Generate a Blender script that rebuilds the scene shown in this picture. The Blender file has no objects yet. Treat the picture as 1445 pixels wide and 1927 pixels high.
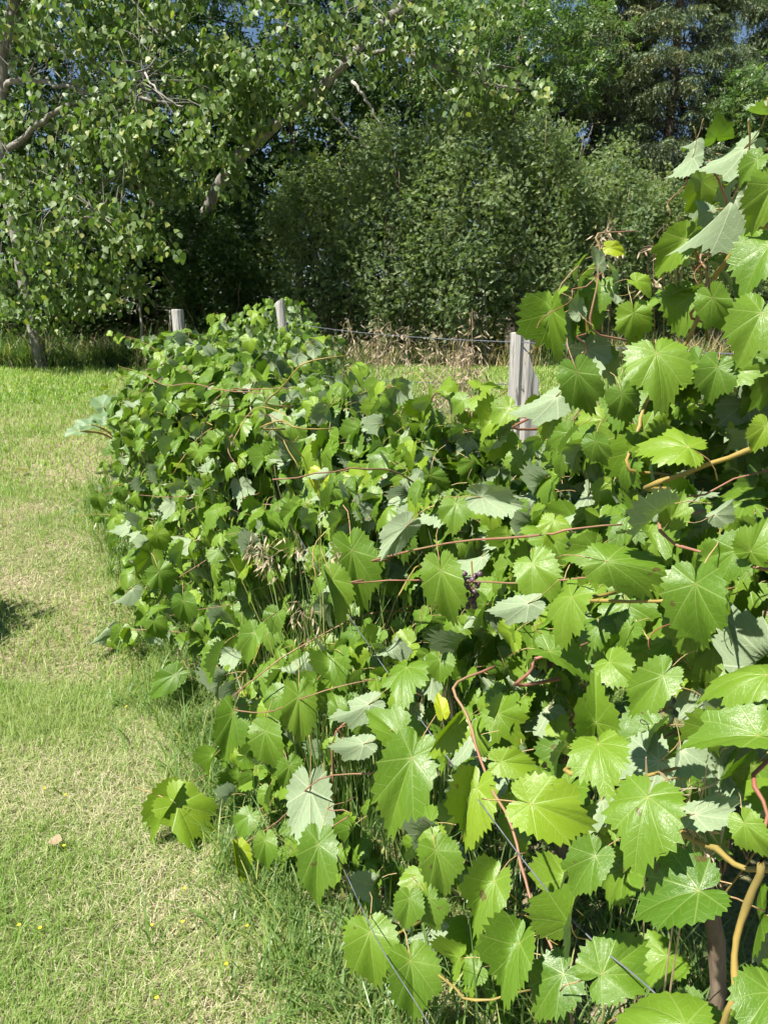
import bpy, math, random
import numpy as np
from mathutils import Vector, Matrix, noise as mnoise

SEED = 7
rng = np.random.default_rng(SEED)
random.seed(SEED)
R = math.radians
sc = bpy.context.scene
COL = sc.collection

# ------------------------------------------------------------------ camera
EYE = Vector((0.0, 0.0, 1.6))
PITCH = 14.0
F = 1447.0                      # focal length in photograph pixels (1445 x 1927)
cam = bpy.data.cameras.new('camera')
cam.sensor_fit = 'VERTICAL'
cam.sensor_height = 24.0
cam.lens = 24.0 * F / 1927.0
cam.clip_start = 0.05
cam.clip_end = 500
camo = bpy.data.objects.new('camera', cam)
COL.objects.link(camo)
camo.location = EYE
camo.rotation_euler = (R(90 - PITCH), 0, 0)
sc.camera = camo

# ------------------------------------------------------------------ world, sun, exposure
SUN_EL = 57.0
SUN_AZ = -130.0                 # where the sun stands, degrees clockwise from +Y: behind the camera, to the left
w = bpy.data.worlds.new('World')
sc.world = w
w.use_nodes = True
nt = w.node_tree
nt.nodes.clear()
sky = nt.nodes.new('ShaderNodeTexSky')
sky.sky_type = 'NISHITA'
sky.sun_disc = False
sky.sun_elevation = R(SUN_EL)
sky.sun_rotation = R(SUN_AZ)
sky.air_density = 1.0
sky.dust_density = 0.1
sky.ozone_density = 2.5
bg = nt.nodes.new('ShaderNodeBackground')
bg.inputs[1].default_value = 0.05
wo = nt.nodes.new('ShaderNodeOutputWorld')
nt.links.new(sky.outputs[0], bg.inputs[0])
nt.links.new(bg.outputs[0], wo.inputs[0])
sl = bpy.data.lights.new('sun', 'SUN')
sl.energy = 5.0
sl.angle = R(0.53)
sl.color = (1.0, 0.955, 0.88)
so = bpy.data.objects.new('sun', sl)
COL.objects.link(so)
so.location = (-6, -8, 14)
to_sun = Vector((math.sin(R(SUN_AZ)) * math.cos(R(SUN_EL)), math.cos(R(SUN_AZ)) * math.cos(R(SUN_EL)), math.sin(R(SUN_EL))))
so.rotation_euler = to_sun.to_track_quat('Z', 'Y').to_euler()
vs = sc.view_settings
vs.view_transform = 'Standard'
vs.look = 'None'
vs.exposure = 1.1
vs.gamma = 1.0
vs.use_curve_mapping = False
cy = sc.cycles
cy.max_bounces = 4
cy.diffuse_bounces = 1
cy.glossy_bounces = 2
cy.transmission_bounces = 2
cy.transparent_max_bounces = 4
cy.use_denoising = True
cy.use_adaptive_sampling = True
cy.adaptive_threshold = 0.03
cy.adaptive_min_samples = 16
cy.sample_clamp_indirect = 6.0

# ------------------------------------------------------------------ places: trellis row coordinates and rays
ROW = R(24.8)
U = Vector((-math.sin(ROW), math.cos(ROW), 0))      # along the trellis, away from the camera
V = Vector((math.cos(ROW), math.sin(ROW), 0))       # across the trellis, to the right
CP, SP = math.cos(R(PITCH)), math.sin(R(PITCH))


def row(s, wv, z):
    p = U * s + V * wv
    return Vector((p.x, p.y, z))


def ray(px, py):
    a, b = (px - 722.5) / F, -(py - 963.5) / F
    return Vector((a, CP + b * SP, -SP + b * CP))    # per unit of depth along the optical axis


def at_w(px, py, wv, zmin=0.07):
    d = ray(px, py)
    t = wv / (d.x * V.x + d.y * V.y)
    if EYE.z + d.z * t < zmin:                     # never below the grass
        t = (zmin - EYE.z) / d.z
    return EYE + d * t


def at_y(px, py, Y):
    d = ray(px, py)
    return EYE + d * (Y / d.y)


def proj(P):
    """numpy (n,3) -> photograph pixel x, y and depth"""
    P = np.asarray(P, float)
    dx, dy, dz = P[:, 0] - EYE.x, P[:, 1] - EYE.y, P[:, 2] - EYE.z
    dep = dy * CP - dz * SP
    up = dy * SP + dz * CP
    dep_ = np.where(np.abs(dep) < 1e-6, 1e-6, dep)
    return 722.5 + F * dx / dep_, 963.5 - F * up / dep_, dep


def gz(x, y):
    """height of the ground: level by the vines, a slight rise towards the wood"""
    t = np.clip((np.asarray(y, float) - 3.5) / 11.0, 0, 1)
    base = 0.72 * (t * t * (3 - 2 * t) * 0.5 + t * 0.5)
    return base + 0.02 * np.sin(np.asarray(x, float) * 0.9 + 1.0) * np.sin(np.asarray(y, float) * 0.7)


# ------------------------------------------------------------------ object helpers
def tag(o, label=None, cat=None, group=None, kind=None):
    if label:
        o['label'] = label
    if cat:
        o['category'] = cat
    if group:
        o['group'] = group
    if kind:
        o['kind'] = kind
    return o


def link(o, parent=None):
    COL.objects.link(o)
    if parent is not None:
        o.parent = parent
    return o


def empty(name, loc=(0, 0, 0)):
    o = bpy.data.objects.new(name, None)
    o.empty_display_size = 0.1
    o.location = loc
    return link(o)


def mk_mesh(name, verts, tris, mats, uv=None, rnd=None, midx=None, smooth=False):
    verts = np.ascontiguousarray(verts, np.float32)
    tris = np.ascontiguousarray(tris, np.int32)
    m = bpy.data.meshes.new(name)
    n, k = len(verts), len(tris)
    m.vertices.add(n)
    m.vertices.foreach_set('co', verts.ravel())
    m.loops.add(3 * k)
    m.loops.foreach_set('vertex_index', tris.ravel())
    m.polygons.add(k)
    m.polygons.foreach_set('loop_start', np.arange(0, 3 * k, 3, dtype=np.int32))
    if not isinstance(mats, (list, tuple)):
        mats = [mats]
    for mm in mats:
        m.materials.append(mm)
    if midx is not None:
        m.polygons.foreach_set('material_index', np.ascontiguousarray(midx, np.int32))
    m.polygons.foreach_set('use_smooth', np.full(k, bool(smooth)))
    if uv is not None:
        l = m.uv_layers.new(name='UVMap')
        l.data.foreach_set('uv', np.ascontiguousarray(np.asarray(uv, np.float32)[tris.ravel()]).ravel())
    if rnd is not None:
        a = m.attributes.new('rnd', 'FLOAT', 'POINT')
        a.data.foreach_set('value', np.ascontiguousarray(rnd, np.float32))
    m.update(calc_edges=True)
    m.validate()
    return m


def obj(name, mesh, parent=None):
    return link(bpy.data.objects.new(name, mesh), parent)


class MB:
    """collects triangles"""
    def __init__(s):
        s.v, s.t, s.r, s.n = [], [], [], 0

    def add(s, v, t, r=0.0):
        v = np.asarray(v, float)
        t = np.asarray(t, int)
        s.v.append(v)
        s.t.append(t + s.n)
        s.r.append(np.full(len(v), r))
        s.n += len(v)

    def tube(s, pts, rad, sides=6, r=0.0):
        v, t = tube(pts, rad, sides)
        s.add(v, t, r)

    def mesh(s, name, mat, smooth=False):
        return mk_mesh(name, np.concatenate(s.v), np.concatenate(s.t), mat, rnd=np.concatenate(s.r), smooth=smooth)


def tube(pts, rad, sides=6, cap=True):
    P = np.asarray([tuple(p) for p in pts], float)
    n = len(P)
    if np.isscalar(rad):
        rad = np.full(n, rad)
    rad = np.asarray(rad, float)
    T = np.gradient(P, axis=0)
    T /= np.linalg.norm(T, axis=1)[:, None] + 1e-12
    ref = np.array([0.31, 0.2, 0.93])
    A = np.cross(T, ref)
    bad = np.linalg.norm(A, axis=1) < 0.1
    A[bad] = np.cross(T[bad], np.array([1.0, 0, 0]))
    A /= np.linalg.norm(A, axis=1)[:, None] + 1e-12
    B = np.cross(T, A)
    th = np.linspace(0, 2 * math.pi, sides, endpoint=False)
    ring = (A[:, None, :] * np.cos(th)[None, :, None] + B[:, None, :] * np.sin(th)[None, :, None]) * rad[:, None, None]
    verts = (P[:, None, :] + ring).reshape(-1, 3)
    i = np.arange(n - 1)[:, None] * sides
    j = np.arange(sides)[None, :]
    j2 = (j + 1) % sides
    a, b, c, d = i + j, i + j2, i + sides + j2, i + sides + j
    tris = np.concatenate([np.stack([a, b, c], -1).reshape(-1, 3), np.stack([a, c, d], -1).reshape(-1, 3)])
    if cap:
        verts = np.concatenate([verts, P[:1], P[-1:]])
        k = n * sides
        jj = np.arange(sides)
        tris = np.concatenate([tris, np.stack([np.full(sides, k), (jj + 1) % sides, jj], -1),
                               np.stack([np.full(sides, k + 1), (n - 1) * sides + jj, (n - 1) * sides + (jj + 1) % sides], -1)])
    return verts, tris


def spline(ctrl, n):
    """Catmull-Rom through the control points"""
    P = np.asarray([tuple(c) for c in ctrl], float)
    if len(P) == 2:
        return P[0] + (P[1] - P[0]) * np.linspace(0, 1, n)[:, None]
    Q = np.concatenate([[2 * P[0] - P[1]], P, [2 * P[-1] - P[-2]]])
    out = []
    for t in np.linspace(0, len(P) - 1 - 1e-6, n):
        i = int(t)
        f = t - i
        a, b, c, d = Q[i], Q[i + 1], Q[i + 2], Q[i + 3]
        out.append(0.5 * ((2 * b) + (c - a) * f + (2 * a - 5 * b + 4 * c - d) * f * f + (3 * b - a - 3 * c + d) * f ** 3))
    return np.array(out)


def frames(N, Y):
    """rotation matrices (k,3,3), columns x, y, z; y along Y, z near N"""
    Y = Y / (np.linalg.norm(Y, axis=1)[:, None] + 1e-12)
    X = np.cross(Y, N)
    X /= np.linalg.norm(X, axis=1)[:, None] + 1e-12
    Z = np.cross(X, Y)
    return np.stack([X, Y, Z], -1)


def stamp(tv, tt, M, S, P, uv=None, rnd=None):
    """copies of a template: M (k,3,3), S (k,3) scale, P (k,3)"""
    k, n = len(P), len(tv)
    v = np.einsum('kij,kj,nj->kni', M, S, tv) + P[:, None, :]
    t = tt[None] + (np.arange(k) * n)[:, None, None]
    out = [v.reshape(-1, 3), t.reshape(-1, 3)]
    out.append(None if uv is None else np.tile(uv, (k, 1)))
    out.append(np.repeat(rng.random(k) if rnd is None else rnd, n))
    return out


# ------------------------------------------------------------------ materials
class NT:
    def __init__(s, name):
        s.m = bpy.data.materials.new(name)
        s.m.use_nodes = True
        s.t = s.m.node_tree
        s.t.nodes.clear()
        s.out = s.n('ShaderNodeOutputMaterial')

    def n(s, typ, **kw):
        x = s.t.nodes.new(typ)
        for k, val in kw.items():
            setattr(x, k, val)
        return x

    def l(s, a, b):
        s.t.links.new(a, b)

    def put(s, sock, val):
        if hasattr(val, 'is_linked') or isinstance(val, bpy.types.NodeSocket):
            s.l(val, sock)
        else:
            sock.default_value = val

    def math(s, op, a, b=None, clamp=False):
        x = s.n('ShaderNodeMath', operation=op, use_clamp=clamp)
        s.put(x.inputs[0], a)
        if b is not None:
            s.put(x.inputs[1], b)
        return x.outputs[0]

    def mix(s, f, a, b):
        x = s.n('ShaderNodeMix', data_type='RGBA')
        s.put(x.inputs[0], f)
        s.put(x.inputs[6], a if not isinstance(a, tuple) else (*a, 1))
        s.put(x.inputs[7], b if not isinstance(b, tuple) else (*b, 1))
        return x.outputs[2]

    def mul(s, a, b):
        x = s.n('ShaderNodeMix', data_type='RGBA', blend_type='MULTIPLY')
        x.inputs[0].default_value = 1
        s.put(x.inputs[6], a if not isinstance(a, tuple) else (*a, 1))
        s.put(x.inputs[7], b if not isinstance(b, tuple) else (*b, 1))
        return x.outputs[2]

    def mixf(s, f, a, b):
        x = s.n('ShaderNodeMix', data_type='FLOAT')
        s.put(x.inputs[0], f)
        s.put(x.inputs[2], a)
        s.put(x.inputs[3], b)
        return x.outputs[0]

    def noise(s, vec, scale, detail=3, rough=0.55):
        x = s.n('ShaderNodeTexNoise')
        x.inputs['Scale'].default_value = scale
        x.inputs['Detail'].default_value = detail
        x.inputs['Roughness'].default_value = rough
        if vec is not None:
            s.l(vec, x.inputs['Vector'])
        return x.outputs[0]

    def ramp(s, f, lo, hi):
        x = s.n('ShaderNodeMapRange', interpolation_type='SMOOTHSTEP')
        s.put(x.inputs[0], f)
        x.inputs[1].default_value = lo
        x.inputs[2].default_value = hi
        return x.outputs[0]

    def random(s):
        a = s.n('ShaderNodeAttribute', attribute_name='rnd')
        o = s.n('ShaderNodeObjectInfo')
        return s.math('FRACT', s.math('ADD', a.outputs['Fac'], o.outputs['Random'])), o

    def pos(s):
        return s.n('ShaderNodeNewGeometry').outputs['Position']

    def leaf_surface(s, col, tcol, rough, trans, bump=None, spec=0.5):
        p = s.n('ShaderNodeBsdfPrincipled')
        s.put(p.inputs['Base Color'], col)
        s.put(p.inputs['Roughness'], rough)
        p.inputs['Specular IOR Level'].default_value = spec
        tr = s.n('ShaderNodeBsdfTranslucent')
        s.put(tr.inputs['Color'], tcol)
        mx = s.n('ShaderNodeMixShader')
        mx.inputs[0].default_value = trans
        s.l(p.outputs[0], mx.inputs[1])
        s.l(tr.outputs[0], mx.inputs[2])
        if bump is not None:
            s.l(bump, p.inputs['Normal'])
            s.l(bump, tr.inputs['Normal'])
        s.l(mx.outputs[0], s.out.inputs[0])
        return p

    def bump(s, h, strength, dist):
        b = s.n('ShaderNodeBump')
        b.inputs['Strength'].default_value = strength
        b.inputs['Distance'].default_value = dist
        s.l(h, b.inputs['Height'])
        return b.outputs[0]


def foliage_mat(name, a, b, c=None, trans=0.3, rough=0.5, spec=0.4, clump=0.0, clump_scale=1.2, under=None):
    q = NT(name)
    r, _ = q.random()
    col = q.mix(r, a, b)
    if c is not None:                                    # a few leaves of another hue
        col = q.mix(q.math('GREATER_THAN', r, 0.9), col, c)
    if clump:
        nz = q.noise(q.pos(), clump_scale, 2)
        col = q.mix(q.math('MULTIPLY', q.ramp(nz, 0.4, 0.65), clump), col, c or b)
    top = col
    if under is not None:
        g = q.n('ShaderNodeNewGeometry')
        top = q.mix(g.outputs['Backfacing'], col, under)
    q.leaf_surface(top, q.mul(col, (1.9, 2.3, 0.7)), rough, trans, spec=spec)
    return q.m


def grape_leaf_mat():
    q = NT('grape_leaf')
    uvn = q.n('ShaderNodeUVMap', uv_map='UVMap')
    sp = q.n('ShaderNodeSeparateXYZ')
    q.l(uvn.outputs[0], sp.inputs[0])
    ax = q.math('ABSOLUTE', sp.outputs[0])
    y = sp.outputs[1]
    bu, bv = None, None
    for th in (0.0, 0.66, 1.28, 2.05):
        s_, c_ = math.sin(th), math.cos(th)
        u = q.math('ADD', q.math('MULTIPLY', ax, s_), q.math('MULTIPLY', y, c_))
        v = q.math('ABSOLUTE', q.math('SUBTRACT', q.math('MULTIPLY', ax, c_), q.math('MULTIPLY', y, s_)))
        v = q.math('ADD', v, q.math('MULTIPLY', q.math('LESS_THAN', u, 0.0), 9.0))
        if bu is None:
            bu, bv = u, v
        else:
            f = q.math('LESS_THAN', v, bv)
            bu = q.mixf(f, bu, u)
            bv = q.math('MINIMUM', bv, v)
    wid = q.math('SUBTRACT', 0.017, q.math('MULTIPLY', bu, 0.011))
    prim = q.math('SUBTRACT', 1.0, q.ramp(q.math('DIVIDE', bv, wid), 0.55, 1.3), clamp=True)
    ph = q.math('FRACT', q.math('MULTIPLY', q.math('SUBTRACT', bu, q.math('MULTIPLY', bv, 0.95)), 6.5))
    dist = q.math('ABSOLUTE', q.math('SUBTRACT', ph, 0.5))
    sec = q.math('SUBTRACT', 1.0, q.ramp(dist, 0.025, 0.07), clamp=True)
    vor = q.n('ShaderNodeTexVoronoi', feature='DISTANCE_TO_EDGE')
    vor.inputs['Scale'].default_value = 17.0
    q.l(uvn.outputs[0], vor.inputs['Vector'])
    ter = q.math('SUBTRACT', 1.0, q.ramp(vor.outputs[0], 0.0, 0.09), clamp=True)
    vein = q.math('MAXIMUM', prim, q.math('MAXIMUM', q.math('MULTIPLY', sec, 0.62), q.math('MULTIPLY', ter, 0.16)))
    r, oi = q.random()
    nz = q.noise(q.pos(), 9.0, 3)
    green = q.mix(r, (0.082, 0.168, 0.011), (0.138, 0.236, 0.018))
    green = q.mix(q.math('MULTIPLY', q.ramp(nz, 0.45, 0.75), 0.45), green, (0.17, 0.265, 0.028))
    green = q.mul(green, oi.outputs['Color'])
    # small brown blemishes on some leaves
    sp2 = q.noise(q.pos(), 46.0, 2, 0.5)
    green = q.mix(q.math('MULTIPLY', q.ramp(sp2, 0.705, 0.73), 0.75), green, (0.09, 0.05, 0.02))
    top = q.mix(q.math('MULTIPLY', vein, 0.42), green, q.mix(0.5, green, (0.42, 0.5, 0.16)))
    und = q.mix(nz, (0.20, 0.28, 0.15), (0.28, 0.35, 0.2))
    und = q.mix(q.math('MULTIPLY', vein, 0.6), und, (0.46, 0.5, 0.33))
    g = q.n('ShaderNodeNewGeometry')
    col = q.mix(g.outputs['Backfacing'], top, und)
    tcol = q.mul(q.mix(q.math('MULTIPLY', vein, 0.45), green, (0.05, 0.1, 0.012)), (2.0, 2.15, 0.5))
    h = q.math('ADD', q.math('MULTIPLY', vein, -1.0), q.math('MULTIPLY', q.noise(uvn.outputs[0], 5.0, 1), 0.6))
    rough = q.mixf(g.outputs['Backfacing'], 0.40, 0.8)
    q.leaf_surface(col, tcol, rough, 0.21, q.bump(h, 0.24, 0.005), spec=0.42)
    return q.m


def solid(name, a, b, scale=8, rough=0.7, stretch=None, bump=0.0, spec=0.3, rand=False, c=None, detail=5):
    q = NT(name)
    tc = q.n('ShaderNodeTexCoord')
    vec = tc.outputs['Object']
    if stretch:
        mp = q.n('ShaderNodeMapping')
        mp.inputs['Scale'].default_value = stretch
        q.l(vec, mp.inputs[0])
        vec = mp.outputs[0]
    nz = q.noise(vec, scale, detail, 0.6)
    col = q.mix(q.ramp(nz, 0.35, 0.65), a, b)
    if c is not None:
        col = q.mix(q.ramp(q.noise(vec, scale * 2.7, 3), 0.56, 0.68), col, c)
    if rand:
        r, oi = q.random()
        col = q.mix(q.math('MULTIPLY', r, 0.6), col, b)
    p = q.n('ShaderNodeBsdfPrincipled')
    q.l(col, p.inputs['Base Color'])
    p.inputs['Roughness'].default_value = rough
    p.inputs['Specular IOR Level'].default_value = spec
    if bump:
        q.l(q.bump(nz, 0.7, bump), p.inputs['Normal'])
    q.l(p.outputs[0], q.out.inputs[0])
    return q.m


M = {}
M['grape'] = grape_leaf_mat()
M['petiole'] = solid('petiole', (0.42, 0.19, 0.13), (0.36, 0.33, 0.12), 14, 0.5, rand=True)
M['cane_pink'] = solid('cane_pink', (0.29, 0.13, 0.09), (0.28, 0.19, 0.10), 9, 0.5, bump=0.002)
M['cane_yellow'] = solid('cane_yellow', (0.36, 0.26, 0.07), (0.24, 0.19, 0.06), 12, 0.5, bump=0.002)
M['cane_red'] = solid('cane_red', (0.24, 0.08, 0.05), (0.25, 0.13, 0.07), 12, 0.55)
M['vine_bark'] = solid('vine_bark', (0.13, 0.09, 0.06), (0.22, 0.17, 0.12), 30, 0.9, (1, 1, 0.2), 0.01)
M['post'] = solid('weathered_wood', (0.31, 0.30, 0.27), (0.46, 0.445, 0.40), 30, 0.88, (1, 1, 0.06), 0.02, 0.15, c=(0.12, 0.11, 0.095))
M['post_end'] = solid('post_end_grain', (0.33, 0.27, 0.19), (0.45, 0.39, 0.3), 60, 0.9, bump=0.004)
M['wire'] = solid('galvanised_wire', (0.09, 0.1, 0.115), (0.15, 0.16, 0.18), 40, 0.65, spec=0.35)
M['staple'] = solid('rusty_staple', (0.16, 0.11, 0.08), (0.25, 0.2, 0.16), 60, 0.6)
M['lawn'] = foliage_mat('lawn_blade', (0.155, 0.26, 0.045), (0.26, 0.37, 0.10), (0.42, 0.45, 0.2), 0.3, 0.5, 0.35, 0.35, 0.9)
M['straw'] = foliage_mat('straw_blade', (0.50, 0.44, 0.28), (0.62, 0.57, 0.41), (0.36, 0.35, 0.15), 0.2, 0.7, 0.2)
M['tall'] = foliage_mat('tall_grass_blade', (0.07, 0.125, 0.035), (0.125, 0.18, 0.06), (0.36, 0.31, 0.17), 0.3, 0.45, 0.4)
M['blue_grass'] = foliage_mat('bluish_grass_blade', (0.10, 0.175, 0.045), (0.165, 0.25, 0.07), (0.3, 0.32, 0.1), 0.3, 0.4, 0.45)
M['dry'] = foliage_mat('dry_grass', (0.44, 0.34, 0.19), (0.56, 0.46, 0.29), (0.3, 0.22, 0.12), 0.2, 0.7, 0.2)
M['seed'] = foliage_mat('brome_seed', (0.36, 0.28, 0.18), (0.47, 0.39, 0.28), (0.28, 0.19, 0.14), 0.15, 0.75, 0.2)
M['poplar'] = foliage_mat('poplar_leaf', (0.085, 0.145, 0.034), (0.145, 0.212, 0.052), (0.25, 0.28, 0.075), 0.28, 0.46, 0.4, under=(0.17, 0.23, 0.11))
M['caragana'] = foliage_mat('caragana_leaf', (0.125, 0.185, 0.085), (0.195, 0.25, 0.12), (0.24, 0.28, 0.115), 0.28, 0.55, 0.3, 0.4, 0.8)
M['ash'] = foliage_mat('ash_leaf', (0.08, 0.14, 0.045), (0.12, 0.19, 0.06), (0.17, 0.22, 0.07), 0.28, 0.4, 0.45)
M['shade_leaf'] = foliage_mat('woodland_leaf', (0.033, 0.066, 0.019), (0.056, 0.096, 0.026), None, 0.25, 0.5, 0.35)  # dark understory green, lowered further to stand in for shade in the wood
M['spruce'] = foliage_mat('spruce_needle', (0.105, 0.145, 0.08), (0.175, 0.215, 0.125), (0.21, 0.22, 0.115), 0.08, 0.6, 0.3)
M['poplar_bark'] = solid('poplar_bark', (0.17, 0.16, 0.135), (0.29, 0.275, 0.235), 9, 0.85, (1, 1, 0.5), 0.03, 0.2, c=(0.16, 0.14, 0.12))
M['bark'] = solid('dark_bark', (0.11, 0.09, 0.07), (0.2, 0.17, 0.14), 14, 0.9, (1, 1, 0.3), 0.03, 0.15)
M['dead_wood'] = solid('dead_wood', (0.32, 0.29, 0.25), (0.46, 0.43, 0.38), 14, 0.85, spec=0.2)
M['stem'] = solid('shrub_stem', (0.17, 0.15, 0.1), (0.29, 0.25, 0.17), 14, 0.8, spec=0.2)
M['rhubarb'] = foliage_mat('broad_weed_leaf', (0.12, 0.2, 0.09), (0.19, 0.28, 0.14), None, 0.25, 0.5, 0.4)
M['yellow'] = foliage_mat('yellow_petal', (0.8, 0.58, 0.02), (0.85, 0.68, 0.05), None, 0.2, 0.5)
M['dead_leaf'] = foliage_mat('dead_leaf', (0.3, 0.23, 0.13), (0.4, 0.32, 0.2), None, 0.15, 0.7)
M['grape_skin'] = solid('grape_skin', (0.07, 0.03, 0.07), (0.17, 0.11, 0.14), 30, 0.4, spec=0.5)


def ground_mat():
    q = NT('lawn_soil')
    p = q.pos()
    a = q.noise(p, 1.3, 4)
    b = q.noise(p, 46.0, 5, 0.7)
    col = q.mix(q.ramp(b, 0.35, 0.68), (0.15, 0.115, 0.07), (0.42, 0.36, 0.23))
    col = q.mix(q.math('MULTIPLY', q.ramp(a, 0.42, 0.6), 0.55), col, (0.11, 0.16, 0.035))
    bs = q.n('ShaderNodeBsdfPrincipled')
    q.l(col, bs.inputs['Base Color'])
    bs.inputs['Roughness'].default_value = 0.95
    bs.inputs['Specular IOR Level'].default_value = 0.1
    q.l(q.bump(b, 0.8, 0.02), bs.inputs['Normal'])
    q.l(bs.outputs[0], q.out.inputs[0])
    return q.m


M['ground'] = ground_mat()

# ------------------------------------------------------------------ the ground, one sheet out to the horizon
gx = np.concatenate([np.linspace(-220, -16, 12), np.linspace(-14, 14, 57), np.linspace(16, 220, 12)])
gy = np.concatenate([np.linspace(-60, -4, 6), np.linspace(-3, 24, 55), np.linspace(28, 320, 14)])
GX, GY = np.meshgrid(gx, gy)
nv = np.stack([GX, GY, gz(GX, GY)], -1).reshape(-1, 3)
nx_, ny_ = len(gx), len(gy)
ii, jj = np.meshgrid(np.arange(nx_ - 1), np.arange(ny_ - 1))
a_ = (jj * nx_ + ii).ravel()
gt = np.concatenate([np.stack([a_, a_ + 1, a_ + nx_ + 1], -1), np.stack([a_, a_ + nx_ + 1, a_ + nx_], -1)])
tag(obj('ground', mk_mesh('ground', nv, gt, M['ground'], smooth=True)), 'mown lawn ground of dry straw and soil', 'ground', kind='structure')

# ------------------------------------------------------------------ grass (uncountable stuff): real blades in one mesh per stand
def blades(P, h, lean, width, segs=2, droop=0.6, az=None, rnd=None):
    """bent tapering strips, one per base point; returns verts, tris, rnd"""
    k = len(P)
    az = rng.uniform(0, 6.283, k) if az is None else az
    rnd = rng.random(k) if rnd is None else rnd
    d = np.stack([np.cos(az), np.sin(az), np.zeros(k)], -1)
    tw = rng.uniform(-0.7, 0.7, k) + az + math.pi / 2
    sd = np.stack([np.cos(tw), np.sin(tw), np.zeros(k)], -1)
    t = np.linspace(0, 1, segs + 1)
    out = (lean * h)[:, None] * t[None] ** 1.7
    up = h[:, None] * (t[None] - droop * 0.5 * np.minimum(lean, 1.6)[:, None] * t[None] ** 2.5)
    c = P[:, None, :] + d[:, None, :] * out[..., None]
    c[..., 2] += up
    wd = (width[:, None] * (1 - t[None] ** 1.8) * 0.5)[..., None] * sd[:, None, :]
    v = np.concatenate([np.stack([c[:, :-1] - wd[:, :-1], c[:, :-1] + wd[:, :-1]], 2).reshape(k, -1, 3), c[:, -1:]], 1)
    tr = []
    for i in range(segs - 1):
        a = 2 * i
        tr += [(a, a + 1, a + 3), (a, a + 3, a + 2)]
    tr.append((2 * segs - 2, 2 * segs - 1, 2 * segs))
    nvv = 2 * segs + 1
    tris = np.array(tr)[None] + (np.arange(k) * nvv)[:, None, None]
    return v.reshape(-1, 3), tris.reshape(-1, 3), np.repeat(rnd, nvv)


def join(parts):
    vs_, ts_, rs_, n0 = [], [], [], 0
    for v, t, r in parts:
        vs_.append(v)
        ts_.append(t + n0)
        rs_.append(r)
        n0 += len(v)
    return np.concatenate(vs_), np.concatenate(ts_), np.concatenate(rs_)


def stuff(name, parts, mat, label=None, cat=None, parent=None):
    v, t, r = join(parts)
    o = obj(name, mk_mesh(name, v, t, mat, rnd=r), parent)
    return tag(o, label, cat, kind='stuff')


_t = np.linspace(0, 1, 257)
NOISE2 = {}


def fbm(x, y, f, seed):
    """value noise, three octaves, about -0.5..0.5"""
    out = np.zeros(len(x))
    for o_ in range(3):
        key = (seed, o_)
        if key not in NOISE2:
            NOISE2[key] = np.random.default_rng(int(seed * 100) + o_).random((128, 128))
        g = NOISE2[key]
        X, Y = x * f * 2 ** o_ + 64.3, y * f * 2 ** o_ + 31.7
        i, j = np.floor(X).astype(int), np.floor(Y).astype(int)
        a, b = X - i, Y - j
        a, b = a * a * (3 - 2 * a), b * b * (3 - 2 * b)
        i, j, i1, j1 = i % 128, j % 128, (i + 1) % 128, (j + 1) % 128
        out += (g[i, j] * (1 - a) * (1 - b) + g[i1, j] * a * (1 - b) + g[i, j1] * (1 - a) * b + g[i1, j1] * a * b - 0.5) * 0.5 ** o_
    return out * 0.8


def rw(x, y):
    return x * U.x + y * U.y, x * V.x + y * V.y


def gpts(x, y, dz=-0.004):
    return np.stack([x, y, gz(x, y) + dz], -1)


def tufted(n, x, y, spread):
    """n blades spread round each tuft centre"""
    k = len(x)
    a, q = rng.uniform(0, 6.283, (k, n)), spread * np.sqrt(rng.random((k, n)))
    return (x[:, None] + q * np.cos(a)).ravel(), (y[:, None] + q * np.sin(a)).ravel()


green, straw = [], []
for n, y0, y1, hs, wd, segs in ((110000, 0.85, 3.2, 0.95, 0.0028, 2), (62000, 3.2, 6.5, 1.0, 0.0045, 2), (52000, 6.5, 10.5, 1.05, 0.009, 2), (70000, 10.5, 15.4, 1.2, 0.015, 2)):
    y = np.sqrt(y0 ** 2 + rng.random(n) * (y1 ** 2 - y0 ** 2))
    x = rng.uniform(-0.66, 0.5 if y0 > 6 else 0.3, n) * (y + 0.55)
    s_, w_ = rw(x, y)
    k_ = (w_ < 0.95) | (s_ > 6.3) | (w_ > 1.7)
    x, y, w_, s_ = x[k_], y[k_], w_[k_], s_[k_]
    f = 1.5 * fbm(x, y, 0.9, 3.1) + 0.8 * fbm(x, y, 3.3, 9.0) + np.clip((y - 6.0) / 5, 0, 0.8)
    isg = rng.random(len(x)) < np.clip(0.86 + 0.85 * f, 0.42, 0.98)
    edge = np.exp(-((w_ - 0.46) / 0.15) ** 2) * (s_ < 7)
    g, q = isg, ~isg
    k = int(g.sum())
    tall_ = 1 + 0.5 * np.clip(f[g], -0.5, 1) + 0.9 * edge[g] + (rng.random(k) < 0.03) * 0.8
    green.append(blades(gpts(x[g], y[g]), hs * rng.uniform(0.03, 0.085, k) * tall_, rng.uniform(0.15, 1.3, k), wd * rng.uniform(0.6, 1.35, k), segs))
    k = int(q.sum())
    straw.append(blades(gpts(x[q], y[q], 0.002), hs * rng.uniform(0.012, 0.045, k), rng.uniform(0.6, 2.8, k), wd * 0.8 * rng.uniform(0.6, 1.35, k), 2))
stuff('lawn_grass', green, M['lawn'], 'short green lawn grass left of the vine row', 'lawn grass')
stuff('dry_lawn_thatch', straw, M['straw'], 'pale straw coloured thatch of dried grass in the lawn', 'dry grass')

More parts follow.
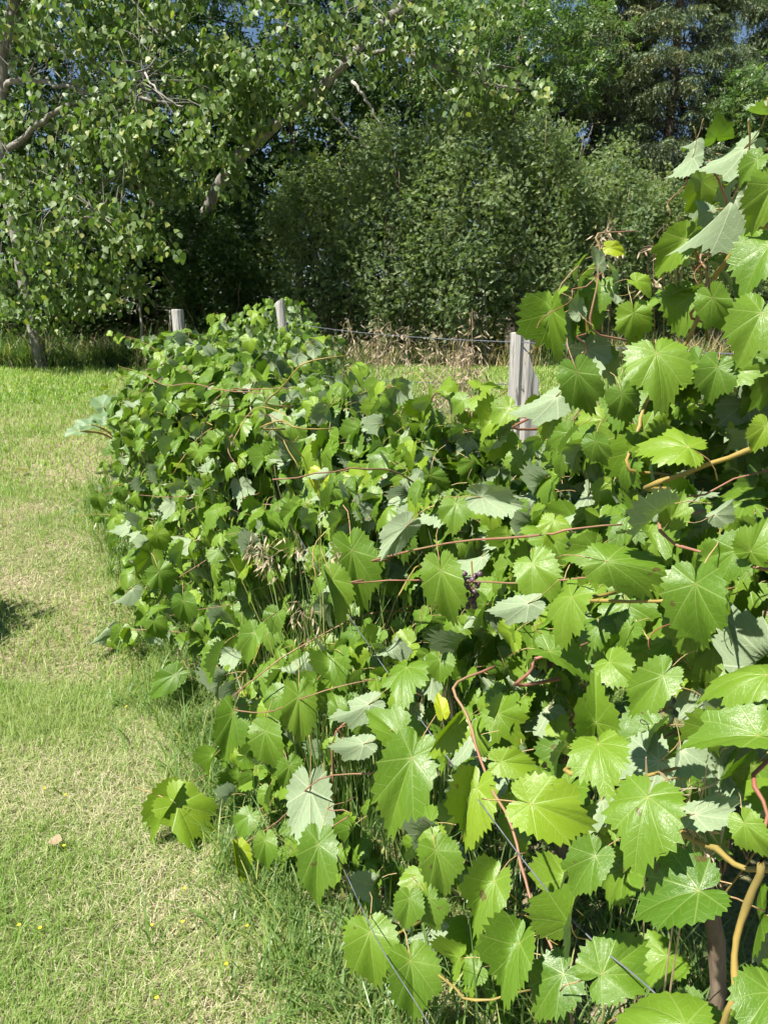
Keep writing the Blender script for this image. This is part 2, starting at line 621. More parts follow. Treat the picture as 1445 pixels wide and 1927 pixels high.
# longer grass at the foot of the vines
n = 1300
s_, w_ = rng.uniform(0.2, 7.0, n), np.where(rng.random(n) < 0.3, rng.normal(0.50, 0.07, n), rng.uniform(0.55, 2.1, n))
hh = np.repeat(np.where(w_ < 0.62, 0.45, 1.0) * rng.uniform(0.55, 1.15, n), 14)
x, y = tufted(14, s_ * U.x + w_ * V.x, s_ * U.y + w_ * V.y, 0.07)
k = len(x)
stuff('grass_under_vines', [blades(gpts(x, y), hh * rng.uniform(0.18, 0.5, k), rng.uniform(0.15, 0.95, k), rng.uniform(0.004, 0.0085, k), 4, 0.9)], M['blue_grass'],
      'long bluish green grass growing up between the vine canes', 'tall grass')
# grass that has grown up through the vines
n = 70
s_, w_ = rng.uniform(1.6, 4.6, n), rng.uniform(0.62, 1.05, n)
x, y = tufted(8, s_ * U.x + w_ * V.x, s_ * U.y + w_ * V.y, 0.06)
k = len(x)
stuff('grass_through_vines', [blades(gpts(x, y), rng.uniform(0.7, 1.3, k), rng.uniform(0.05, 0.4, k), rng.uniform(0.003, 0.006, k), 5, 0.8)], M['blue_grass'],
      'thin tall grass stalks poking up through the middle of the vines', 'tall grass')
# a few coarse broad blades on the lawn beside the vines
n = 60
s_, w_ = rng.uniform(0.9, 4.5, n), rng.normal(0.36, 0.16, n)
x, y = tufted(4, s_ * U.x + w_ * V.x, s_ * U.y + w_ * V.y, 0.03)
k = len(x)
stuff('coarse_grass', [blades(gpts(x, y), rng.uniform(0.1, 0.24, k), rng.uniform(0.4, 1.5, k), rng.uniform(0.006, 0.010, k), 5, 0.9)], M['blue_grass'],
      'coarse broad grass blades sprawling on the lawn beside the vines', 'grass')
# between the trellis rows
n = 520
s_, w_ = rng.uniform(2.4, 9.5, n), rng.uniform(1.6, 2.7, n)
x, y = tufted(22, s_ * U.x + w_ * V.x, s_ * U.y + w_ * V.y, 0.1)
k = len(x)
hh = np.repeat(np.interp(s_, [2.4, 3.3, 4.3, 9], [0.7, 0.85, 1.7, 1.6]), 22)
stuff('grass_between_rows', [blades(gpts(x, y), hh * rng.uniform(0.35, 0.85, k), rng.uniform(0.1, 0.7, k), rng.uniform(0.005, 0.011, k), 3)], M['tall'],
      'tall green grass standing between the two wire rows', 'tall grass')
# the unmown edge of the wood
n = 1500
x = rng.uniform(-12, 11, n)
y = 14.5 + rng.gamma(2.0, 0.45, n) + 0.25 * np.sin(x * 1.3)
k_ = (x < -2.2) | (rng.random(n) < 0.25)
x, y = tufted(24, x[k_], y[k_], 0.14)
k = len(x)
stuff('wood_edge_grass', [blades(gpts(x, y), np.repeat(rng.uniform(0.55, 1.25, len(x) // 24), 24) * rng.uniform(0.3, 1.0, k), rng.uniform(0.15, 1.4, k), rng.uniform(0.010, 0.022, k), 3, 0.9)], M['tall'],
      'unmown dark green grass along the foot of the wood', 'tall grass')
n = 320
x = rng.uniform(-11, 11, n)
y = 14.4 + rng.gamma(2.0, 0.5, n)
k_ = (x > -2.5) | (rng.random(n) < 0.3)
x, y = x[k_], y[k_]
x, y = tufted(18, x, y, 0.14)
k = len(x)
stuff('wood_edge_straw', [blades(gpts(x, y), rng.uniform(0.2, 0.95, k), rng.uniform(0.15, 1.1, k), rng.uniform(0.008, 0.018, k), 2, 0.8)], M['dry'],
      'bleached dry grass under the hedge along the wood', 'dry grass')

#@@PART2
# ------------------------------------------------------------------ posts and wires
def post(name, base, top, rad, label, split=0.0, bevel=0.02, sides=14, slant=0.0):
    """round weathered post with uneven outline, checks along the grain and a sawn top"""
    base, top = Vector(base), Vector(top)
    o = empty(name, base)
    H = (top - base)
    n = 12
    seed = rng.random() * 10
    th = np.linspace(0, 2 * math.pi, sides, endpoint=False)
    prof = 1 + 0.05 * np.sin(th * 2 + seed) + 0.03 * np.sin(th * 5 + seed * 2) + rng.normal(0, 0.012, sides)
    prof[int(sides * 0.8)] *= 1 - split
    vs_ = []
    hs = np.concatenate([np.linspace(0, 1, n), [1.0]])
    for i, t in enumerate(hs):
        c = H * t
        rr = rad * (1.04 - 0.07 * t)
        if i == n:
            rr = rad * 0.9
        wob = 1 + 0.025 * np.sin(th * 3 + t * 9 + seed) * (1 if i < n else 0.5)
        vs_.append(np.stack([c.x + rr * prof * wob * np.cos(th), c.y + rr * prof * wob * np.sin(th), np.full(sides, c.z + (bevel if i == n else 0)) + slant * np.cos(th + 0.6) * (t > 0.97)], -1))
    v = np.concatenate(vs_)
    i_ = np.arange(n)[:, None] * sides
    j = np.arange(sides)[None]
    a, b, c, d = i_ + j, i_ + (j + 1) % sides, i_ + sides + (j + 1) % sides, i_ + sides + j
    tr = np.concatenate([np.stack([a, b, c], -1).reshape(-1, 3), np.stack([a, c, d], -1).reshape(-1, 3)])
    obj('shaft', mk_mesh('shaft', v, tr, M['post']), o)
    capv = np.concatenate([vs_[-1], [np.mean(vs_[-1], 0)]])
    jj = np.arange(sides)
    obj('sawn_top', mk_mesh('sawn_top', capv, np.stack([np.full(sides, sides), jj, (jj + 1) % sides], -1), M['post_end']), o)
    return tag(o, label, 'fence post', 'weathered grey posts of the wire rows')


def post_at(px, top_y, Y, rad, label, lean=(0, 0), **kw):
    t = at_y(px, top_y, Y)
    b = Vector((t.x - lean[0], t.y - lean[1], float(gz(t.x, t.y)) - 0.1))
    return post('fence_post', b, t, rad, label, **kw), t


pA, tA = post_at(334, 584, 5.95, 0.046, 'grey round fence post at the far end of the near vine row', (-0.05, 0), bevel=0.008)
pB, tB = post_at(527, 573, 7.6, 0.042, 'thin pale leaning fence post wrapped in vine leaves far behind the row', (-0.14, 0), bevel=0.03, slant=0.02)
pC, tC = post_at(981, 627, 4.05, 0.056, 'thick grey fence post right of centre with wire and flat sawn top', (0.01, 0), split=0.35, bevel=0.004)
# split slab standing against the near post
slab = MB()
b0 = at_y(1004, 664, 4.0)
zb = float(gz(b0.x, b0.y)) - 0.05
ang = 0.25
for (x0, x1, y0, y1, z0, z1) in ((-0.034, 0.03, -0.016, 0.016, zb, b0.z - 0.08), ):
    c8 = np.array([[x0, y0, z0], [x1, y0, z0], [x1, y1, z0], [x0, y1, z0], [x0, y0, z1 + 0.07], [x1, y0, z1 - 0.06], [x1, y1, z1 - 0.05], [x0, y1, z1 + 0.09],
                   [0.0, y0, z1 - 0.01], [0.0, y1, z1 + 0.0]])
    c8[:, 0], c8[:, 1] = c8[:, 0] * math.cos(ang) - c8[:, 1] * math.sin(ang), c8[:, 0] * math.sin(ang) + c8[:, 1] * math.cos(ang)
    slab.add(c8 + np.array([b0.x, b0.y, 0]), [(0, 1, 5), (0, 5, 8), (0, 8, 4), (1, 2, 6), (1, 6, 5), (2, 3, 7), (2, 7, 9), (2, 9, 6), (3, 0, 4), (3, 4, 7), (4, 8, 9), (4, 9, 7), (8, 5, 6), (8, 6, 9)])
tag(obj('wooden_slab', slab.mesh('wooden_slab', M['post'])), 'split grey wooden slab standing against the thick fence post', 'wooden slab')


def wire(pts, label, rad=0.0016, sag=0.01, n=24):
    P = spline(pts, n)
    t = np.linspace(0, 1, n)
    P[:, 2] -= sag * 4 * t * (1 - t)
    v, tr = tube(P, rad, 5)
    return tag(obj('trellis_wire', mk_mesh('trellis_wire', v, tr, M['wire'], smooth=True)), label, 'wire', 'wires of the vine trellis')


wc = Vector((tC.x, tC.y - 0.058, tC.z - 0.045))
wire([(tB.x + 0.03, tB.y - 0.04, tB.z - 0.16), wc], 'upper fence wire running left from the thick post over the dry grass', 0.003, 0.03)
wire([(tB.x + 0.02, tB.y - 0.04, tB.z - 0.62), (wc.x, wc.y, wc.z - 0.21)], 'lower fence wire meeting the thick post below its top', 0.0024, 0.03)
wire([wc, row(-0.5, 2.75, 1.5)], 'fence wire running right from the thick post behind the tall vine', 0.0024, 0.02)
wa = at_w(940, 1560, 0.55)
wb = at_w(1290, 1927, 0.55)
wdir = (wa - wb).normalized()
wire([wb - wdir * 0.5, wb, wa, row(2.2, 0.74, wa.z + 0.02), row(3.2, 0.95, wa.z + 0.04), (tA.x - 0.05, tA.y - 0.03, 0.75)], 'bare wire crossing the nearest big leaves at the lower right', 0.001, 0.0, 40)
wa2, wb2 = at_w(672, 1690, 0.5), at_w(805, 1925, 0.5)
wire([wb2 - (wa2 - wb2).normalized() * 0.35, wb2, wa2, row(2.4, 0.72, 0.2), row(3.2, 0.95, 0.25), (tA.x - 0.05, tA.y - 0.03, 0.35)], 'low bare wire beside the single leaf hanging over the lawn edge', 0.0009, 0.0, 40)


# ------------------------------------------------------------------ grape leaf shapes
def outline(n_teeth, lobed, amp, seed):
    g = np.random.default_rng(seed)
    ka = np.array([0, 10, 24, 33, 47, 60, 78, 92, 112, 135, 152, 165, 174, 180.])
    kr = np.array([1.0, 0.90, 0.83 - 0.26 * lobed, 0.82 - 0.27 * lobed, 0.88, 0.84, 0.74 - 0.18 * lobed, 0.70, 0.60, 0.47, 0.38, 0.28, 0.16, 0.05])
    kr = kr * (1 + g.normal(0, 0.045, len(kr)))
    half = []
    a = np.linspace(0, 178, n_teeth + 1)
    r = np.interp(a, ka, kr)
    for i in range(n_teeth):
        big = amp * g.uniform(0.7, 2.0) * (0.4 if a[i] > 150 else 1)
        half.append((a[i] + (0 if i == 0 else g.uniform(-1, 1)), r[i] * (1 + (0.06 if i == 0 else big))))
        am = a[i] + (a[i + 1] - a[i]) * 0.42
        half.append((am, np.interp(am, ka, kr) * (1 - big * 0.4)))
    return half


def grape_mesh(name, n_teeth, rings, lobed, amp, fold, droop, cup, roll, wave, seed, mats):
    Rr = outline(n_teeth, lobed, amp, seed)
    Ll = outline(n_teeth, lobed, amp, seed + 50)
    pts = [(math.sin(R(a)) * r, math.cos(R(a)) * r) for a, r in Rr] + [(-math.sin(R(a)) * r, math.cos(R(a)) * r) for a, r in reversed(Ll[1:])]
    E = np.array(pts)
    E[:, 0] *= 0.94
    n = len(E)
    xy = np.concatenate([[[0, 0]]] + [E * f for f in rings])
    seg = [i for i in range(n) if i != 2 * n_teeth - 1]              # open at the petiole sinus
    tr = [(0, i + 1, (i + 1) % n + 1) for i in seg]
    for k in range(len(rings) - 1):
        a0, b0_ = 1 + k * n, 1 + (k + 1) * n
        for i in seg:
            j = (i + 1) % n
            tr += [(a0 + i, b0_ + i, b0_ + j), (a0 + i, b0_ + j, a0 + j)]
    g = np.random.default_rng(seed + 7)
    x, y = xy[:, 0].copy(), xy[:, 1].copy()
    r = np.hypot(x, y)
    th = np.arctan2(x, y)
    z = fold * np.abs(x) * (0.6 + 0.4 * np.abs(x)) - droop * np.clip(y, 0, 2) ** 2 - cup * r ** 2
    z += wave * r ** 1.5 * (np.sin(th * 3 + g.uniform(0, 6)) * 0.6 + np.sin(th * 7 + g.uniform(0, 6)) * 0.35)
    z += 0.035 * np.abs(np.sin(th * 4.7)) * r * (1 - 0.4 * r)            # puckering between the veins
    if roll:                                                           # one margin rolled up, its pale underside outwards
        sgn = 1 if roll > 0 else -1
        q = np.clip(x * sgn - 0.24, 0, 1)
        z += abs(roll) * 2.6 * q ** 1.3
        x = x - sgn * q * 1.15 * abs(roll)
    xo = x.copy()
    if fold > 0.35:
        x = x * (1 - 0.35 * (fold - 0.35))
    v = np.stack([x, y, z], -1)
    uv = xy
    tr = np.array(tr)[:, [0, 2, 1]]                # faces look up (+z): top side is the front
    mi = np.zeros(len(tr), int)
    if len(mats) > 1:
        pv, pt = tube([(0, 0.02, -0.004), (0, -0.2, -0.10), (0.02, -0.42, -0.28), (0.03, -0.6, -0.52)], [0.016, 0.014, 0.013, 0.017], 5, cap=False)
        tr = np.concatenate([tr, pt + len(v)])
        mi = np.concatenate([mi, np.ones(len(pt), int)])
        v = np.concatenate([v, pv])
        uv = np.concatenate([uv, np.zeros((len(pv), 2))])
    if name is None:
        return v, tr, uv
    return mk_mesh(name, v, tr, mats, uv=uv, midx=mi, smooth=True)


RINGS = (0.28, 0.55, 0.8, 1.0)
SPEC = [  # lobed, teeth, fold, droop, cup, roll, wave
    (0.05, 0.065, 0.36, 0.34, 0.22, 0, 0.12), (0.16, 0.075, 0.20, 0.48, 0.22, 0, 0.16), (0.02, 0.06, 0.55, 0.26, 0.30, 0, 0.12), (0.30, 0.08, 0.12, 0.28, 0.34, 0, 0.17),
    (0.08, 0.065, 0.05, 0.50, 0.48, 0, 0.15), (0.12, 0.07, -0.34, 0.34, 0.28, 0, 0.17), (0.08, 0.065, 0.95, 0.26, 0.12, 0, 0.10), (0.15, 0.07, 1.15, 0.35, 0.0, 0, 0.10),
    (0.06, 0.065, 0.26, 0.34, 0.18, 0.85, 0.10), (0.08, 0.07, 0.26, 0.34, 0.18, -0.85, 0.10), (0.75, 0.06, 0.22, 0.38, 0.14, 0, 0.12), (0.0, 0.06, 0.32, 0.18, 0.22, 0, 0.10),
]
LEAF = [grape_mesh('grape_leaf', 14, RINGS, *sp[:2], *sp[2:], 100 + 3 * i, [M['grape'], M['petiole']]) for i, sp in enumerate(SPEC)]
BARE = [grape_mesh('grape_leaf_blade', 17, RINGS, *sp[:2], *sp[2:], 300 + 3 * i, [M['grape']]) for i, sp in enumerate(SPEC)]
LOW = [grape_mesh(None, 6, (0.55, 1.0), *sp[:2], *sp[2:], 500 + 3 * i, [M['grape']]) for i, sp in enumerate(SPEC)]

# ------------------------------------------------------------------ the near vine row: leaves placed one by one from the photograph
YOUNG, YELLOW, DARK, PLAIN = (1.3, 1.18, 0.9, 1), (2.5, 1.7, 0.8, 1), (0.8, 0.85, 0.9, 1), (1, 1, 1, 1)  # DARK varies leaf tone and also paints shade onto leaves lying in shadow
# junction x, y, tip x, y, width, shape, side (1 = top side towards us, -1 = pale underside), tint, roll degrees
HL = [
    (898, 1483, 866, 1608, 95, 8, 1, YOUNG, 15), (998, 1513, 1134, 1556, 125, 0, 1, YOUNG, 0), (1218, 1500, 1171, 1622, 150, 3, 1, PLAIN, 0),
    (1315, 1676, 1165, 1700, 145, 2, 1, DARK, -10), (941, 1434, 1018, 1440, 62, 11, 1, YOUNG, 0), (931, 1658, 876, 1765, 82, 8, 1, PLAIN, 20),
    (1074, 1740, 1072, 1650, 120, 7, 1, PLAIN, 0), (978, 1774, 925, 1900, 88, 8, 1, PLAIN, 15), (1131, 1834, 1232, 1765, 112, 1, 1, PLAIN, 0),
    (1290, 1930, 1120, 1895, 140, 4, 1, PLAIN, 10), (772, 1808, 795, 1930, 105, 0, 1, PLAIN, -10), (695, 1754, 707, 1870, 106, 0, 1, PLAIN, 0),
    (770, 1690, 765, 1757, 62, 11, 1, PLAIN, 0), (806, 1690, 832, 1757, 62, 0, 1, DARK, 0), (775, 1425, 715, 1590, 120, 0, 1, PLAIN, -15),
    (1305, 1532, 1405, 1515, 60, 0, -1, PLAIN, 0), (1400, 1548, 1440, 1625, 66, 1, 1, PLAIN, 0), (1450, 1868, 1400, 1930, 105, 0, 1, PLAIN, 0),
    (1060, 1832, 985, 1915, 100, 1, 1, DARK, 0), (1120, 1610, 1060, 1690, 90, 2, 1, DARK, 0), (820, 1600, 850, 1690, 90, 0, 1, DARK, 0),
    (830, 1073, 848, 1190, 92, 0, 1, PLAIN, 0), (1002, 1060, 1036, 1124, 100, 1, 1, PLAIN, 0), (1076, 1123, 1021, 1216, 105, 3, 1, PLAIN, 0),
    (1308, 1098, 1300, 1230, 130, 0, 1, PLAIN, 0), (1118, 1030, 1058, 1052, 76, 2, 1, PLAIN, 0), (1245, 955, 1150, 1015, 86, 9, 1, PLAIN, 20),
    (1140, 1056, 1287, 1080, 82, 5, 1, PLAIN, 0), (1387, 1035, 1295, 1098, 92, 1, 1, PLAIN, 0), (1412, 1038, 1440, 982, 74, 0, 1, PLAIN, 0),
    (1033, 1226, 1131, 1260, 92, 2, 1, PLAIN, 0), (1146, 1246, 1182, 1284, 82, 0, 1, PLAIN, 0), (1121, 1360, 1120, 1268, 118, 7, 1, PLAIN, 0),
    (1247, 1271, 1168, 1347, 84, 0, 1, PLAIN, 0), (765, 1256, 742, 1302, 106, 3, 1, PLAIN, 0), (1442, 1270, 1306, 1252, 108, 4, 1, PLAIN, 0),
    (1428, 1385, 1250, 1370, 94, 2, 1, PLAIN, 10), (1125, 1400, 1130, 1465, 120, 1, 1, PLAIN, 0), (760, 1397, 690, 1312, 100, 2, 1, PLAIN, 0),
    (832, 1342, 825, 1300, 32, 11, 1, YELLOW, 0), (860, 1366, 804, 1432, 58, 8, 1, YOUNG, 10), (858, 948, 850, 995, 72, 1, 1, PLAIN, 0),
    (765, 990, 705, 1050, 62, 0, -1, PLAIN, 0), (1042, 980, 1028, 1022, 62, 3, 1, YOUNG, 0), (1342, 968, 1390, 943, 60, 6, -1, PLAIN, 0),
    (1262, 975, 1292, 928, 66, 2, 1, PLAIN, 0), (905, 935, 995, 950, 46, 5, -1, PLAIN, 0), (995, 1135, 910, 1165, 52, 2, -1, DARK, 0),
    (1234, 665, 1258, 757, 132, 3, 1, PLAIN, 0), (1192, 588, 1196, 662, 74, 3, 1, YOUNG, 0), (1038, 582, 1034, 694, 62, 8, 1, PLAIN, 25),
    (1446, 462, 1388, 532, 112, 0, 1, PLAIN, 0), (1432, 588, 1390, 674, 112, 0, 1, PLAIN, 0), (1295, 842, 1196, 812, 112, 3, 1, YOUNG, 0),
    (1048, 745, 956, 806, 58, 2, -1, DARK, 30), (1040, 790, 1010, 832, 44, 0, 1, YOUNG, 0), (1070, 815, 1030, 867, 58, 9, 1, PLAIN, 0),
    (1085, 700, 1112, 792, 86, 0, 1, DARK, 0), (1170, 740, 1195, 800, 70, 4, 1, DARK, 0), (1120, 830, 1130, 885, 62, 0, 1, DARK, 0),
    (1290, 450, 1214, 520, 74, 2, 1, YOUNG, 0), (1402, 277, 1315, 352, 88, 2, -1, PLAIN, 0), (1303, 296, 1266, 352, 54, 0, -1, PLAIN, 0),
    (1308, 264, 1280, 288, 42, 6, -1, PLAIN, 0), (1348, 258, 1356, 226, 56, 2, -1, PLAIN, 0), (1392, 296, 1434, 284, 48, 0, -1, PLAIN, 0),
    (1462, 212, 1410, 247, 98, 1, -1, PLAIN, 0), (1425, 300, 1375, 345, 50, 0, 1, DARK, 0), (1425, 330, 1385, 386, 58, 1, 1, PLAIN, 0),
    (1452, 348, 1420, 432, 92, 0, 1, PLAIN, 0), (1335, 400, 1290, 394, 58, 2, -1, PLAIN, 0), (1380, 372, 1276, 500, 66, 6, -1, PLAIN, 30),
    (1145, 466, 1181, 474, 30, 11, 1, YELLOW, 0), (1125, 500, 1115, 455, 28, 6, -1, PLAIN, 0), (1195, 530, 1236, 550, 50, 2, 1, YOUNG, 0),
    (1160, 556, 1132, 540, 42, 2, -1, PLAIN, 0), (1090, 590, 1075, 550, 40, 0, -1, PLAIN, 0), (1350, 690, 1330, 760, 80, 0, 1, DARK, 0),
    (1340, 560, 1370, 640, 72, 2, 1, DARK, 0), (1440, 800, 1418, 850, 60, 0, 1, YOUNG, 0), (1380, 700, 1440, 690, 70, 2, 1, PLAIN, 0),
    (583, 1485, 585, 1622, 96, 1, -1, PLAIN, 0), (600, 1588, 588, 1716, 74, 0, 1, DARK, 0), (449, 1598, 459, 1666, 40, 8, 1, YELLOW, 10),
    (328, 1500, 270, 1592, 56, 6, 1, YOUNG, 20), (335, 1515, 432, 1592, 100, 10, 1, YOUNG, 0), (500, 1375, 510, 1462, 74, 0, 1, PLAIN, 0),
    (500, 1580, 500, 1642, 48, 0, 1, PLAIN, 0), (470, 1535, 440, 1576, 52, 1, 1, PLAIN, 0), (505, 1490, 495, 1532, 44, 9, 1, PLAIN, 0),
    (440, 1340, 420, 1440, 68, 0, 1, PLAIN, 0), (562, 1310, 570, 1412, 78, 1, 1, PLAIN, 0), (248, 1108, 214, 1144, 42, 6, -1, PLAIN, 30),
    (285, 1040, 265, 1088, 56, 0, 1, PLAIN, 0), (300, 1075, 326, 1122, 62, 3, 1, PLAIN, 0), (295, 1005, 315, 1040, 44, 0, 1, YOUNG, 0),
    (285, 1145, 250, 1182, 42, 2, 1, PLAIN, 0), (290, 1168, 312, 1208, 48, 1, 1, PLAIN, 0), (205, 1180, 170, 1220, 38, 6, -1, PLAIN, 0),
    (230, 1185, 225, 1222, 44, 0, 1, PLAIN, 0), (662, 1035, 690, 1162, 92, 0, 1, PLAIN, 0), (625, 1090, 650, 1182, 44, 8, 1, PLAIN, 20),
    (345, 1130, 356, 1182, 52, 0, 1, PLAIN, 0), (480, 1190, 450, 1258, 58, 2, 1, PLAIN, 0), (410, 1225, 380, 1292, 62, 9, 1, PLAIN, 0),
    (330, 1270, 270, 1312, 54, 1, 1, DARK, 0), (685, 1400, 610, 1416, 42, 2, -1, PLAIN, 0), (695, 1325, 615, 1366, 38, 2, -1, PLAIN, 0),
    (185, 935, 190, 968, 32, 0, 1, PLAIN, 0), (226, 922, 230, 950, 30, 1, 1, PLAIN, 0), (140, 965, 132, 988, 24, 2, -1, PLAIN, 0),
    (170, 948, 168, 975, 26, 0, 1, YOUNG, 0), (640, 1340, 625, 1300, 40, 0, 1, PLAIN, 0), (545, 1440, 560, 1500, 60, 1, 1, DARK, 0),
]


def w_default(px, py):
    ww = float(np.interp(py, [250, 700, 1000, 1300, 1600, 1900], [0.86, 0.84, 0.72, 0.62, 0.55, 0.53]))
    if px < 650:
        ww = float(np.interp(px, [130, 260, 450, 650], [0.40, 0.43, 0.47, min(ww, 0.56)]))
    return ww


# vines of the near row by their stretch of the trellis
VR = [(-1.0, 1.05, 'tall grape vine at the right edge whose pale leaf backs rise against the spruces'),
      (1.05, 1.55, 'grape vine right of centre whose shoots hide the thick fence post'),
      (1.55, 2.15, 'grape vine with large bright leaves in the middle of the near row'),
      (2.15, 3.05, 'grape vine with hanging leaves and a shoot sprawling onto the lawn'),
      (3.05, 4.5, 'bushy grape vine left of the middle spilling over the mown lawn'),
      (4.5, 8.0, 'grape vine round the post at the far end of the near row')]
VROOT = []
for s0, s1, lab in VR:
    sm = max(s0, 0.6) * 0.5 + min(s1, 6.0) * 0.5
    b = row(sm, 1.05, 0)
    o = empty('grape_vine', (b.x, b.y, float(gz(b.x, b.y))))
    VROOT.append(tag(o, lab, 'grape vine', 'grape vines of the wire rows'))
VPARTS = [0] * 6


def vine_of(p):
    s = p[0] * U.x + p[1] * U.y
    for i, (s0, s1, _) in enumerate(VR):
        if s0 <= s < s1:
            return i
    return 0 if s < 0 else 5


def place(mesh, mat4, parent, tint=PLAIN, name='leaf'):
    o = bpy.data.objects.new(name, mesh)
    COL.objects.link(o)
    o.parent = parent
    o.matrix_local = Matrix.Translation(-parent.location) @ mat4
    o.color = tint
    return o


PET = {}


def petiole_child(leaf, i):
    k = i % 4
    if k not in PET:
        g = np.random.default_rng(900 + k)
        a = g.uniform(-0.15, 0.15)
        v, t = tube([(0, 0.03, -0.004), (a * 0.4, -0.2, -0.07), (a, -0.45, -0.22), (a * 1.4, -0.65, -0.48), (a, -0.78, -0.75)], [0.017, 0.015, 0.014, 0.015, 0.02], 6)
        PET[k] = mk_mesh('petiole', v, t, M['petiole'], smooth=True)
    o = bpy.data.objects.new('petiole', PET[k])
    COL.objects.link(o)
    o.parent = leaf
    return o


hand_c = []
for i, (jx, jy, tx, ty, wpx, shp, side, tint, rolld) in enumerate(HL):
    wv = w_default((jx + tx) / 2, (jy + ty) / 2) - 0.012 * ((i * 7) % 5)
    J = at_w(jx, jy, wv, 0.14)
    dep = (J - EYE).length
    wid = wpx / F * dep
    T = at_w(tx, ty, wv)
    cd = (EYE - J).normalized()
    T = EYE + (T - EYE).normalized() * (J - EYE).length          # tip at the same distance, then swung towards us
    Lp = (T - J).length
    want = max(Lp, wid * 0.82)
    if want > Lp:
        T = T + cd * math.sqrt(want * want - Lp * Lp) * 0.9
    ydir = (T - J)
    Lr = ydir.length
    hn = np.random.default_rng(4000 + i).normal(0, 0.33, 3)
    nrm = (cd * 0.75 + Vector((0, 0, 0.35)) + Vector(to_sun) * 0.2 + Vector(hn)).normalized() * side
    Mx = frames(np.array([tuple(nrm)]), np.array([tuple(ydir)]))[0]
    rot = Matrix(Mx.tolist()).to_4x4() @ Matrix.Rotation(R(rolld), 4, 'Y')
    sx = min(max(wid / 1.5, 0.52 * Lr), 1.25 * Lr)
    sx, Lr = sx * 0.92, Lr * 0.92
    m4 = Matrix.Translation(J) @ rot @ Matrix.Diagonal((sx, Lr, (sx + Lr) / 2, 1))
    vi = vine_of(J)
    o = place(BARE[shp], m4, VROOT[vi], tint)
    petiole_child(o, i)
    VPARTS[vi] += 1
    hand_c.append((jx * 0.5 + tx * 0.5, jy * 0.5 + ty * 0.5, wpx * 0.5, (J + T) / 2))

# ------------------------------------------------------------------ the near vine row: the mass of leaves
HT_S = [0.3, 0.95, 1.2, 1.45, 1.7, 2.1, 2.5, 3.0, 3.8, 4.8, 5.8, 6.6]
HT_Z = [1.62, 1.50, 1.36, 1.29, 1.26, 1.25, 1.27, 1.30, 1.36, 1.40, 1.38, 1.0]


def vine_mass(n, s_lo, s_hi, w_c, half_l, half_r, ht, seed, lo=0.02, size=(0.042, 0.078)):
    """leaf positions, normals and tip directions on the uneven skin of a vine hedge"""
    g = np.random.default_rng(seed)
    u_ = g.random(n)
    s = s_lo + (s_hi - s_lo) * u_
    H = ht(s)
    ph = g.beta(1.5, 1.2, n) * math.pi * 0.80 - 0.05             # 0 = left foot ... over the top ... right
    c, sn = np.cos(ph), np.sin(ph)
    bump = 1 + 0.75 * fbm(s, ph, 2.2, seed + 0.5) + 0.5 * fbm(s, ph, 6.0, seed + 1.5)
    depth = 1 - np.abs(g.normal(0, 0.26, n))
    k = bump * depth
    lat = np.where(c > 0, half_l(s), half_r(s)) * np.sign(c) * np.abs(c) ** 0.75
    wv = w_c - lat * k
    z = lo + (H - lo) * np.clip(sn, 0, 1) ** 0.8 * (0.55 + 0.45 * np.minimum(k, 1.04))
    z = np.where(ph < 0.35, g.uniform(0.02, 0.5, n), z)
    x, y = s * U.x + wv * V.x, s * U.y + wv * V.y
    P = np.stack([x, y, z + gz(x, y)], -1)
    out = -np.sign(c)[:, None] * np.abs(c)[:, None] * np.array(V)[None] + np.array([0, 0, 1.0])[None] * (0.35 + sn)[:, None]
    N = out + np.array(to_sun)[None] * 0.95 + g.normal(0, 0.55, (n, 3))
    flip = g.random(n) < 0.09
    Y = -np.sign(c)[:, None] * np.array(V)[None] * 0.5 + np.array([0, 0, -1.0])[None] * 0.9 + g.normal(0, 0.5, (n, 3))
    N[flip] *= -1
    return P, N, Y, g.uniform(size[0], size[1], n) * g.uniform(0.8, 1.1, n)


def occlusion(P, rad):
    px, py, dep = proj(P)
    rp = F * rad / np.maximum(dep, 0.1)
    n = len(P)
    occ = np.zeros(n)
    for i in range(n):
        near = (dep < dep[i] - 0.02) & (np.abs(px - px[i]) < rp * 0.8) & (np.abs(py - py[i]) < rp * 0.8)
        occ[i] = near.sum()
    inside = (px > -40) & (px < 1485) & (py > -40) & (py < 1967) & (dep > 0.2)
    return occ + np.where(inside, 0, 50), px, py, dep


